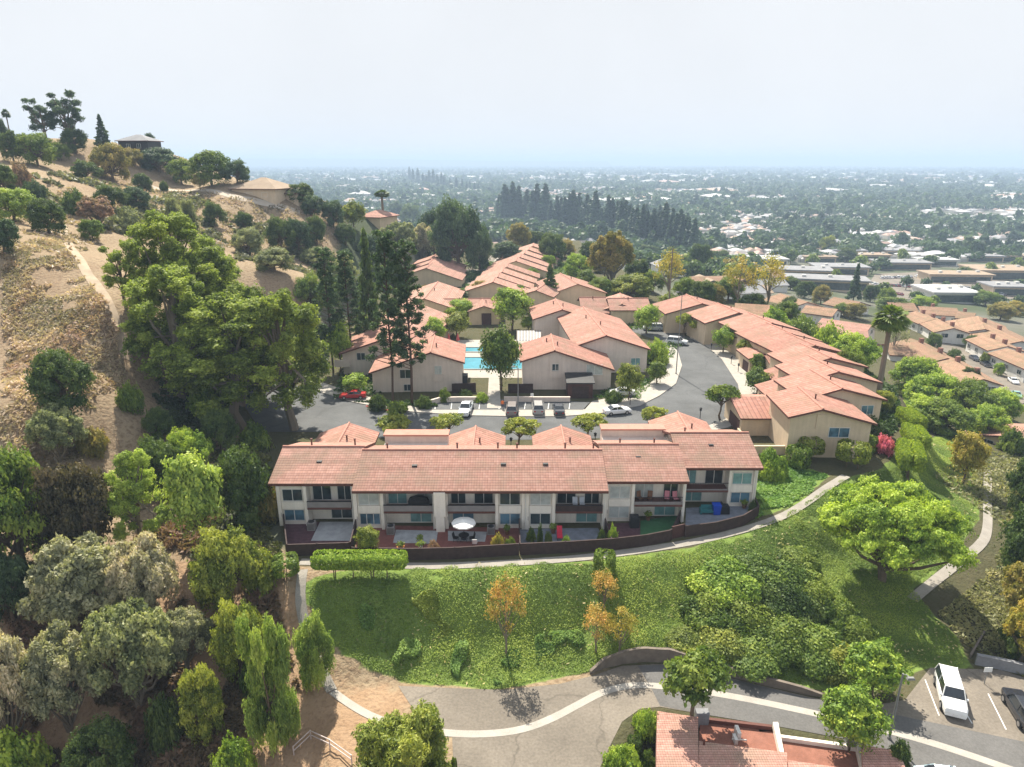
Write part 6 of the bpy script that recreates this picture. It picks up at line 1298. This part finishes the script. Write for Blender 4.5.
# ================================================================ lower neighbourhood and the plain
def low(label, us, h=6.2, roof=M_ROOFB, wall=M_STUCW, name='townhouse_row', chim=0, cat='townhouses', pitch=.3, wins=0):
    """us: (ridge point near, ridge point far, left width, right width) as picture points of the ridge"""
    rows = []
    for p0, p1, wl, wr in us:
        z = float(at((p0[0] + p1[0]) / 2, (p0[1] + p1[1]) / 2 + 9)[2]); A, B_ = g(*p0, z + h), g(*p1, z + h); rows.append((A, B_, wl, wr, z))
    c = np.mean([r[0] for r in rows], 0); bb = Bld(name, label, cat, (c[0], c[1], rows[0][4]))
    for A, B_, wl, wr, z in rows:
        bb.gable(A, B_, wl, wr, z + h, pitch, base=z - 3, wall=wall, roof=roof, vents=0, caps=False)
        A, B_ = np.array(A), np.array(B_); L = np.linalg.norm(B_ - A); u = (B_ - A) / L; r_ = V3(u[1], -u[0])
        for k in range(chim): q = A + u * L * (k + .6) / chim + r_[:2] * 1.2; m = MB(); m.box(q[0] - .55, q[0] + .55, q[1] - .45, q[1] + .45, z + h - 1.2, z + h + 1.1); bb.part('chimney', m, M_CHIM)
        f = A + u * .55; zz = z + h - 3.6
        for a in (-wl * .55, wr * .25): q = f + r_[:2] * a; bb.window((q[0], q[1], zz), (r_[0], r_[1]), 2.2, 1.5)
        if wins:
            for s_, wd in ((1, wr), (-1, wl)):
                for k in range(wins):
                    q = A + u * L * (k + .5) / wins + r_[:2] * s_ * (wd - .5); e = (u[0], u[1]) if s_ > 0 else (-u[0], -u[1])
                    for dz in (-wd * pitch - 2.4, -wd * pitch - 4.9): bb.window((q[0] - e[0] * .9, q[1] - e[1] * .9, z + h + dz), e, 1.8, 1.4)
    return bb
M_CHIM = mat('chimney_brick', (.26, .13, .10), .9, .15, 2)
low('brown-roofed row with white gabled end below the bright bushes', [((984, 379), (946, 356), 7, 5), ((948, 358), (910, 338), 7, 5)], chim=2, wins=3)
low('brown-roofed row at the right edge beyond the neighbourhood street', [((1047, 364), (1007, 348), 5.5, 7), ((1008, 346), (984, 335), 5.5, 7)], chim=2, wins=3)
low('large brown-roofed block behind the right-hand row, with broad hip slopes', [((985, 329), (978, 316), 10, 9), ((1022, 341), (980, 321), 10, 11)], chim=1)
low('brown-roofed two-storey house, leftmost in the back row of the neighbourhood', [((914, 303), (887, 302), 7, 7)], chim=0, wins=3)
low('brown-roofed two-storey house, right in the back row of the neighbourhood', [((957, 308), (918, 306), 7, 7), ((976, 313), (957, 311), 6, 6)], chim=1, wins=3)
low('brown-roofed row with balconies facing the neighbourhood street', [((954, 328), (936, 318), 6, 6), ((936, 319), (916, 311), 6, 6)], chim=2, wins=2)
low('reddish flat-looking roofed building beyond the green bush strip', [((872, 325), (822, 318), 7, 8), ((868, 331), (826, 328), 4, 6)], h=6.5, roof=M_ROOFF, wall=M_STUCP, name='apartment_building', cat='apartment building', wins=3)
low('small brown roof between the tall palm and the brown-roofed row', [((908, 345), (884, 344), 6, 7)], h=5)
low('brown-roofed house beyond the bush strip, left of the reddish building', [((838, 309), (806, 305), 6, 7)], h=5.5, name='house', cat='house')
low('brown hipped house at the left of the neighbourhood, below the grey shops', [((808, 302), (780, 293), 8, 8)], h=5.5, name='house', cat='house')
low('brown-roofed house below the long grey shops, right of the hipped house', [((861, 302), (834, 297), 7, 7)], h=5.5, name='house', cat='house')
low('tan roofed house behind the golden leaning pair of trees', [((770, 305), (735, 303), 7, 7)], h=5, name='house', cat='house')
low('pink tiled house at the right edge under the bush tree', [((1012, 436), (1040, 424), 9, 9)], h=5, roof=M_ROOFF, name='house', cat='house', wall=M_STUCT)
drape('neighbourhood_street', poly_at([(930, 343), (944, 341), (972, 352), (1000, 366), (1030, 382), (1040, 400), (1022, 404), (995, 385), (968, 365)]), M_ASPH2, .12, 3)
# houses on the hill
def hill_house(label, px, py, wpx, d_, h, roofm, wallm, rz=0., rh=2.2, wins=((.25, .6),)):
    x, y, z = at(px, py); w_ = wpx * depth(x, y, z) / FOC; bb = Bld('house', label, 'house', (x, y, z)); bb.hip(x - w_ / 2, x + w_ / 2, y, y + d_, z + h, rh, .8, roofm, wallm, z - 4, rz)
    for a, b2 in wins:
        for f in (a, b2): bb.window((x - w_ / 2 + w_ * f * math.cos(rz), y + w_ * (f - .5) * math.sin(rz) - .02, z + h - 2.6), (math.cos(rz), math.sin(rz)), w_ * .14, 1.5)
    return bb
M_TANR = mat('tan_roof', (.33, .25, .18), .9, .15, .3, fine=.2)
hill_house('tan hillside house with wide shallow roof beside the dry field', 258, 197, 48, 14, 2.6, M_TANR, M_STUCT, -.2, 3.4)
hill_house('smaller gabled tan house just right of the wide hillside house', 291, 202, 22, 9, 2.8, M_TANR, M_STUCT, -.2, wins=())
hill_house('dark hilltop house with long low roof on the skyline', 135, 153, 30, 9, 4.2, M_GRAVEL, M_DARK, -.05)
hill_house('half-hidden pinkish house on the ridge among the palms', 376, 226, 24, 12, 3.2, M_ROOFF, M_STUCT, -.4)
# flat shops
def shop(label, px, py, wpx, d_, h, m, rz=0., band=True):
    x, y, z = at(px, py); w_ = wpx * depth(x, y, z) / FOC; c_, s_ = math.cos(rz), math.sin(rz); bb = Bld('shop', label, 'shop', (x, y, z)); T = lambda a, b2, zz: (x + a * c_ - b2 * s_, y + a * s_ + b2 * c_, z + zz)
    q = MB(); q.hexa([T(-w_ / 2, 0, -2), T(w_ / 2, 0, -2), T(w_ / 2, d_, -2), T(-w_ / 2, d_, -2)], [T(-w_ / 2, 0, h), T(w_ / 2, 0, h), T(w_ / 2, d_, h), T(-w_ / 2, d_, h)]); bb.part('wall', q, M_STUCW if m is M_GRAVW else M_STUCT)
    q = MB(); q.hexa([T(-w_ / 2 - 1, -1.5, h + .01), T(w_ / 2 + 1, -1.5, h + .01), T(w_ / 2 + 1, d_ + 1, h + .01), T(-w_ / 2 - 1, d_ + 1, h + .01)], [T(-w_ / 2 - 1, -1.5, h + .8), T(w_ / 2 + 1, -1.5, h + .8), T(w_ / 2 + 1, d_ + 1, h + .8), T(-w_ / 2 - 1, d_ + 1, h + .8)]); bb.part('roof', q, m)
    q = MB(); q.hexa([T(-w_ / 2 + 1, -.15, .4), T(w_ / 2 - 1, -.15, .4), T(w_ / 2 - 1, -.02, .4), T(-w_ / 2 + 1, -.02, .4)], [T(-w_ / 2 + 1, -.15, h - 1), T(w_ / 2 - 1, -.15, h - 1), T(w_ / 2 - 1, -.02, h - 1), T(-w_ / 2 + 1, -.02, h - 1)]); bb.part('shop_window', q, M_GLASS)
    for k in range(3): q = MB(); a, b2 = w_ * (k / 3 - .3), d_ * (.3 + .15 * k); q.hexa([T(a, b2, h + .8), T(a + 2, b2, h + .8), T(a + 2, b2 + 2, h + .8), T(a, b2 + 2, h + .8)], [T(a, b2, h + 2), T(a + 2, b2, h + 2), T(a + 2, b2 + 2, h + 2), T(a, b2 + 2, h + 2)]); bb.part('roof_unit', q, M_WFRAME)
    return bb
shop('long grey-roofed shop building above the brown houses, nearer of two', 826, 290, 76, 16, 5, M_GRAVEL, -.28); shop('long grey-roofed shop building, farther of two', 800, 279, 60, 16, 5, M_GRAVEL, -.22); shop('grey shop building beside the dark blue conifer', 842, 275, 50, 18, 5, M_GRAVEL, -.12)
shop('white flat-roofed shop building by the crowded parking lot', 955, 303, 44, 22, 5, M_GRAVW, -.05); shop('tan long shop building behind the crowded parking lot', 960, 283, 60, 16, 5, M_TANR, -.08); shop('tan roofed market at the right edge beyond the parking lot', 1008, 280, 56, 26, 6, M_TANR, -.06); shop('small grey shop far above the parking lot', 905, 270, 50, 18, 5, M_GRAVEL, -.06); shop('white-roofed hall left of the long grey shops', 770, 268, 34, 20, 6, M_GRAVW, 0); shop('grey shop at the right of the parking lot', 1010, 296, 34, 16, 5, M_GRAVEL, -.1)
for px, py, w_, m in [(746,263,30,M_GRAVEL),(786,257,36,M_GRAVW),(872,261,34,M_TANR),(902,256,30,M_GRAVEL),(938,266,36,M_GRAVW),(985,262,34,M_GRAVEL),(1016,262,30,M_TANR),(720,264,28,M_GRAVEL),(848,256,34,M_GRAVEL),(966,255,30,M_TANR),(1006,252,32,M_GRAVEL),(820,263,30,M_TANR)]:
    shop('plain commercial block in the back rows beyond the parking lot', px, py, w_, 13, 4.5, m, -.1).o['group'] = 'commercial blocks of the shopping district'
drape('parking_lot', poly_at([(862, 292), (875, 274), (925, 272), (1030, 284), (1030, 300), (985, 298), (935, 294), (905, 300)]), M_ASPH2, .15, 8)
LOT = 'cars packed in the distant parking lot'; rg = np.random.default_rng(21); nlot = 0
cols = [(.75, .75, .75), (.55, .57, .6), (.06, .06, .07), (.3, .32, .35), (.75, .76, .78), (.25, .05, .05), (.08, .12, .25)]
for row, (pa, pb, n) in enumerate([((880, 279), (925, 277), 14), ((872, 285), (915, 288), 14), ((935, 288), (1015, 292), 24), ((940, 291.5), (1005, 296), 20), ((930, 275.5), (1000, 278), 16), ((868, 291), (905, 296), 12)]):
    for k in range(n):
        if rg.random() < .12: continue
        t = (k + .5) / n; x, y, z = at(pa[0] + (pb[0] - pa[0]) * t, pa[1] + (pb[1] - pa[1]) * t); car(['sedan', 'suv'][int(rg.random() * 2)], x, y, z + .2, 80 + 4 * rg.normal(), cols[int(rg.random() * 7)], 'small parked car in the crowded lot among the flat shops', LOT); nlot += 1
# poplars in a long file across the plain, conifers
PG = 'tall dark poplars in a file across the plain'
for line, n, hgt in (([(497, 223), (560, 228), (610, 236), (660, 247), (694, 257)], 54, 38), ([(500, 213), (590, 219)], 12, 22), ([(408, 183), (480, 194)], 18, 15), ([(620, 226), (690, 240)], 10, 26)):
    for k in range(n):
        t = (k + .5) / n * (len(line) - 1); i = int(t); f = t - i; px, py = line[i][0] * (1 - f) + line[i + 1][0] * f, line[i][1] * (1 - f) + line[i + 1][1] * f; py += rg.normal() * .8
        h_ = hgt * (.75 + .45 * rg.random()); plant('column', px + rg.normal() * .8, py, py - h_, h_ * (.28 + .1 * rg.random()), (.05, .092, .05), 'slender dark poplar in the long file crossing the plain', 'poplar', PG, 'poplar_tree')
plant('conifer', 852, 301, 262, 17, 'bl', 'dark blue conifer standing alone among the flat shops', 'conifer', None, 'conifer')
for px, base, top, w_, c, lab in [(804, 298, 280, 22, 'dk', 'dark round tree left of the long grey shops'), (821, 304, 284, 20, 'ol', 'olive tree under the long grey shops'), (870, 302, 284, 18, 'dk', 'dark tree right of the dark blue conifer'), (885, 306, 286, 22, 'md', 'green tree beside the dark blue conifer\'s neighbour'), (890, 312, 296, 34, 'md', 'green hedge tree above the brown back row, left'), (920, 308, 294, 26, 'br', 'bright tree above the brown back row, right'), (985, 306, 290, 28, 'md', 'green tree right of the white flat shop'), (1000, 320, 302, 30, 'ol', 'olive tree behind the large brown block'), (1015, 316, 300, 24, 'gd', 'golden olive tree at the right edge behind the brown block'), (853, 318, 302, 26, 'ol', 'olive tree between reddish building and brown back row'), (790, 312, 296, 20, 'dk', 'dark tree behind the brown hipped house'), (842, 316, 302, 20, 'md', 'green tree above the reddish building'), (826, 254, 234, 20, 'yl', 'yellowish round tree standing out above the suburb'), (845, 262, 246, 24, 'dk', 'dark wide tree in the suburb below the yellowish one'), (970, 350, 334, 20, 'dk', 'dark tree in front of the large brown block'), (933, 350, 332, 16, 'md', 'dark green tree at the head of the neighbourhood street'), (985, 365, 352, 12, 'yl', 'small bush tree in front of the right-hand row, by dark cars'), (998, 375, 362, 12, 'br', 'small bush in front of the right-hand row'), (952, 372, 348, 22, 'dk', 'dark tree behind the white gabled end'), (968, 388, 366, 20, 'dk', 'dark tree against the white gabled end')]:
    plant('oak', px, base, top, w_, c, lab)

rg = np.random.default_rng(77)
for px, py in [(790,262),(812,264),(836,282),(858,268),(872,272),(884,296),(902,262),(915,300),(928,264),(934,306),(944,290),(962,276),(975,296),(990,276),(1000,304),(1016,270),(1020,288),(762,282),(776,288),(748,270),(905,288),(925,286),(880,268),(950,262),(1018,308)]:
    plant('far', px, py + 2, py - 9 - 6 * rg.random(), 12 + 8 * rg.random(), ['dk', 'md', 'bl'][int(rg.random() * 3)], 'small green tree standing between the flat shops and parking', 'tree', 'trees between the flat shops')
# the rest of the plain: far-off trees, houses and sheds
rg = np.random.default_rng(5)
def plain_pts(n, d0, d1, p=1.0):
    a = rg.uniform(-.66, .66, n); d = (d0 ** (2 * p) + (d1 ** (2 * p) - d0 ** (2 * p)) * rg.random(n)) ** (1 / (2 * p)); x, y = d * np.sin(a), d * np.cos(a); z = hz(x, y); return x, y, z
def snap(x, y):
    a = .35; c_, s_ = math.cos(a), math.sin(a); u, v = x * c_ + y * s_, -x * s_ + y * c_; blk = np.floor(v / 62) ; side = np.where(v / 62 - blk < .5, .23, .77); v2 = (blk + side) * 62; u2 = np.floor(u / 19) * 19 + 3 * np.sin(u); return u2 * c_ - v2 * s_, u2 * s_ + v2 * c_
def ok(x, y):
    d = np.hypot(x, y); k = (distpoly(x, y, PLATEAU) > 45) & ~((x < -20 - .02 * y) & (d < 520) & (x < -.1 * y)) & ~((d < 430) & (x > .38 * y)); k &= ~inpoly(x, y, LOTP); return k
LOTP = poly_at([(850, 296), (760, 283), (760, 262), (1040, 262), (1040, 330), (880, 330)])
def shown(x, y, z):
    px, py = pj(x, y, z) if not hasattr(x, '__len__') else (512 + FOC * x / depth(x, y, z), 383.5 - FOC * (y * SP + (z - CAMH) * CP) / depth(x, y, z)); return (px > -20) & (px < 1044)
x, y, z = plain_pts(9500, 300, 1150); k = ok(x, y) & shown(x, y, z); x, y, z = x[k], y[k], z[k]; o_ = np.argsort(np.hypot(x, y))
x, y, z = x[o_], y[o_], z[o_]; kk = (vnoise(x, y, 60, 3) > .40) & (np.mod((-x * math.sin(.35) + y * math.cos(.35)) / 62, 1) > .13); x, y, z = x[kk], y[kk], z[kk]
x, y, z = np.append(x, []), np.append(y, []), np.append(z, [])
NI = 80
for i in range(NI):
    s = 6 + 7 * rg.random(); c = [COL['bl'], COL['dk'], COL['md'], COL['ol']][int(rg.random() * 4)]; tree, off, c0 = PROTO['far'][i % 2]; r = clone(None, (x[i], y[i], z[i] - .2), rg.random() * 6, (s * 1.1, s * 1.1, s), 'dark green tree among the first rooftops of the plain', 'trees among the rooftops of the plain', c, tree); r['category'] = 'tree'
x, y, z = x[NI:], y[NI:], z[NI:]
def wood(name, x, y, z, smin, smax, nl, leaf, seed):
    r2 = np.random.default_rng(seed); n = len(x); s = smin + (smax - smin) * r2.random(n) ** 1.6; kd = r2.random(n) < .12
    d = r2.normal(size=(n, nl, 3)); d /= np.linalg.norm(d, axis=2)[..., None]; d[..., 2] = np.where(d[..., 2] < -.25, -d[..., 2], d[..., 2]); rr = (1 - .35 * r2.random((n, nl)) ** 2)[..., None] * (1 + .25 * np.sin(d[..., :1] * 5 + r2.random((n, 1, 1)) * 6) * np.sin(d[..., 1:2] * 5))
    w_ = np.where(kd, .32, .62)[:, None] * s[:, None]; h_ = np.where(kd, .62, .38)[:, None] * s[:, None]
    P_ = np.stack([x[:, None] + d[..., 0] * rr[..., 0] * w_, y[:, None] + d[..., 1] * rr[..., 0] * w_, z[:, None] + h_ * 1.1 + d[..., 2] * rr[..., 0] * h_], -1).reshape(-1, 3)
    nn = d.reshape(-1, 3) + r2.normal(size=(n * nl, 3)) * .4; nn /= np.linalg.norm(nn, axis=1)[:, None]; t = r2.normal(size=nn.shape); t -= nn * np.sum(t * nn, 1)[:, None]; t /= np.linalg.norm(t, axis=1)[:, None]; b_ = np.cross(nn, t); q = (np.repeat(s, nl) * leaf * (.6 + .8 * r2.random(n * nl)))[:, None]
    V = np.stack([P_ - t * q, P_ + b_ * q * .7, P_ + t * q, P_ - b_ * q * .7], 1).reshape(-1, 3); ti = np.clip(np.repeat(.5 + r2.normal(size=n) * .25, nl) + r2.normal(size=n * nl) * .12, 0, 1)
    o = np_mesh(name, V, np.arange(len(V)).reshape(-1, 4), M_LEAF, ti, None, (.062, .105, .045)); o['kind'] = 'stuff'
wood('far_off_trees', x, y, z, 6, 15, 60, .17, 1)
x, y, z = plain_pts(21000, 1150, 3000); k = shown(x, y, z) & (vnoise(x, y, 150, 4) > .36); wood('far_off_trees', x[k], y[k], z[k], 8, 18, 22, .26, 2)
x, y, z = plain_pts(15000, 3000, 11000, .7); k = shown(x, y, z) & (vnoise(x, y, 500, 6) > .22); wood('far_off_trees', x[k], y[k], z[k], 12, 26, 12, .4, 3)
# houses of the plain
mcity, nt, bs = new_mat('far_roofs'); aa = N(nt, 'ShaderNodeVertexColor', layer_name='roofcol'); nt.links.new(aa.outputs[0], bs.inputs['Base Color']); bs.inputs['Roughness'].default_value = .9
RC = np.array([(.34, .33, .33), (.24, .22, .21), (.36, .26, .20), (.44, .30, .25), (.42, .41, .40), (.30, .29, .30), (.50, .50, .5)])
def sheds(name, x, y, z, wmin, wmax, hgt, seed, white=.1):
    r2 = np.random.default_rng(seed); n = len(x); w_ = wmin + (wmax - wmin) * r2.random(n); d_ = w_ * (.5 + .4 * r2.random(n)); a = np.where(r2.random(n) < .5, 0, math.pi / 2) + .12 + .03 * r2.normal(size=n); c_, s_ = np.cos(a), np.sin(a); h_ = hgt * (.8 + .5 * r2.random(n))
    loc = np.array([(-1, -1, 0), (1, -1, 0), (1, 1, 0), (-1, 1, 0), (-1, -1, 1), (1, -1, 1), (1, 1, 1), (-1, 1, 1), (-.55, 0, 1.5), (.55, 0, 1.5)], float)
    lx, ly = loc[:, 0] * w_[:, None] / 2, loc[:, 1] * d_[:, None] / 2; V = np.stack([x[:, None] + lx * c_[:, None] - ly * s_[:, None], y[:, None] + lx * s_[:, None] + ly * c_[:, None], z[:, None] - .3 + loc[:, 2] * h_[:, None]], -1)
    F0 = np.array([(0, 1, 5, 4), (1, 2, 6, 5), (2, 3, 7, 6), (3, 0, 4, 7), (4, 5, 9, 8), (6, 7, 8, 9), (5, 6, 9, 9), (7, 4, 8, 8)]); 
    faces = []; V2 = V.reshape(-1, 3)
    me = bpy.data.meshes.new(name); fl = []
    for f in ((0, 1, 5, 4), (1, 2, 6, 5), (2, 3, 7, 6), (3, 0, 4, 7), (4, 5, 9, 8), (6, 7, 8, 9), (5, 6, 9), (7, 4, 8)): fl.append(f)
    idx = np.arange(n) * 10; F = [tuple(int(b_ + v) for v in f) for b_ in idx for f in fl]; me.from_pydata(V2.tolist(), [], F); me.materials.append(mcity)
    rc = RC[np.where(r2.random(n) < white, 6, r2.integers(0, 6, n))] * (.8 + .4 * r2.random((n, 1))); wc = np.array((.50, .47, .42)) * (.7 + .5 * r2.random((n, 1)))
    col = np.zeros((n, 30, 4)); nl_ = [4] * 6 + [3, 3]; k = 0
    for j, q in enumerate(nl_): col[:, k:k + q, :3] = (wc if j < 4 else rc)[:, None]; k += q
    ca = me.color_attributes.new('roofcol', 'FLOAT_COLOR', 'CORNER'); ca.data.foreach_set('color', col.astype(np.float32).ravel()); o = bpy.data.objects.new(name, me); C.objects.link(o); o['kind'] = 'stuff'
x, y, z = plain_pts(3600, 300, 1150); x, y = snap(x, y); z = hz(x, y); k = ok(x, y) & shown(x, y, z); x, y, z = x[k], y[k], z[k]; o_ = np.argsort(np.hypot(x, y)); x, y, z = x[o_], y[o_], z[o_]
NH = 90
hp = []
for j, (rm, wm) in enumerate([(M_GRAVEL, M_STUCW), (M_ROOFB, M_STUCT), (M_TANR, M_STUC), (M_ROOFF, M_STUCW)]):
    root = bpy.data.objects.new('suburban_house', None); root['category'] = 'house'; q = MB(); q.box(-7, 7, -5, 5, -1, 3.2); w_ = q.build('wall', wm, root); C.objects.unlink(w_); q = MB()
    q.slab([(-7.6, -5.6, 3.2), (7.6, -5.6, 3.2), (7.6, 0, 5.2), (-7.6, 0, 5.2)], .2); q.slab([(7.6, 5.6, 3.2), (-7.6, 5.6, 3.2), (-7.6, 0, 5.2), (7.6, 0, 5.2)], .2); r_ = q.build('roof', rm, root); C.objects.unlink(r_)
    q = MB(); q.box(-5, -2.5, -5.06, -5.003, .8, 2.2); g_ = q.build('window', M_GLASS, root); C.objects.unlink(g_); hp.append((root, [(w_, []), (r_, []), (g_, [])]))
for i in range(min(NH, len(x))):
    clone(None, (x[i], y[i], z[i]), .12 + (1.57 if rg.random() < .5 else 0), 1 + .3 * rg.random(), 'low suburban house among the trees of the plain', 'suburban houses of the plain', None, hp[int(rg.random() * 4)])
sheds('far_off_houses', x[NH:], y[NH:], z[NH:], 10, 17, 3.6, 1, .2)
x, y, z = plain_pts(9000, 1150, 3200); x, y = snap(x, y); z = hz(x, y); k = shown(x, y, z); sheds('far_off_houses', x[k], y[k], z[k], 10, 22, 4, 2, .3)
x, y, z = plain_pts(3000, 3200, 12000, .7); k = shown(x, y, z); sheds('far_off_buildings', x[k], y[k], z[k], 20, 80, 7, 3, .4)
x, y, z = plain_pts(110, 1400, 5000, .8); k = shown(x, y, z); sheds('far_off_buildings', x[k], y[k], z[k], 40, 120, 9, 4, .5)
# the street grid of the plain
m = MB(); ca_, sa_ = math.cos(.35), math.sin(.35)
def strip(u0, u1, v0, v1):
    n = 24
    for k in range(n):
        a, b2 = k / n, (k + 1) / n; q = []
        for (t, w_) in ((a, 0), (b2, 0), (b2, 1), (a, 1)):
            if abs(u1 - u0) > abs(v1 - v0): u, v = u0 + (u1 - u0) * t, v0 + (v1 - v0) * w_
            else: u, v = u0 + (u1 - u0) * w_, v0 + (v1 - v0) * (1 - t)
            q.append((u * ca_ - v * sa_, u * sa_ + v * ca_))
        if min(math.hypot(*p) for p in q) > 1000: m.face([(x, y, -44.75) for x, y in q])
for k in range(4, 40): strip(-4200, 5200, 62 * 3 * k, 62 * 3 * k + (8 if k % 3 else 18))
for k in range(-8, 11): strip(520 * k, 520 * k + (9 if k % 2 else 20), 600, 7400)
o = m.build('far_streets', mat('far_street_grey', (.30, .29, .28), .9, .1, .02)); o['kind'] = 'structure'
# a faint line of hills far away on the left
m = MB(); n = 60; hx = np.linspace(-7600, 1500, n); hh = [46 + 52 * math.sin(math.pi * min(1, k / n * 1.15)) ** 1.2 * (.55 + .45 * float(vnoise(k * 1., 3., 6, 8))) for k in range(n)]
for k in range(n - 1):
    a, b2 = hx[k], hx[k + 1]; m.face([(a, 10500, -46), (b2, 10500, -46), (b2, 11300, hh[k + 1]), (a, 11300, hh[k])]); m.face([(a, 11300, hh[k]), (b2, 11300, hh[k + 1]), (b2, 12300, -46), (a, 12300, -46)])
o = m.build('distant_hills', mat('distant_hill_scrub', (.10, .11, .07), .95, .2, .01)); o['kind'] = 'structure'
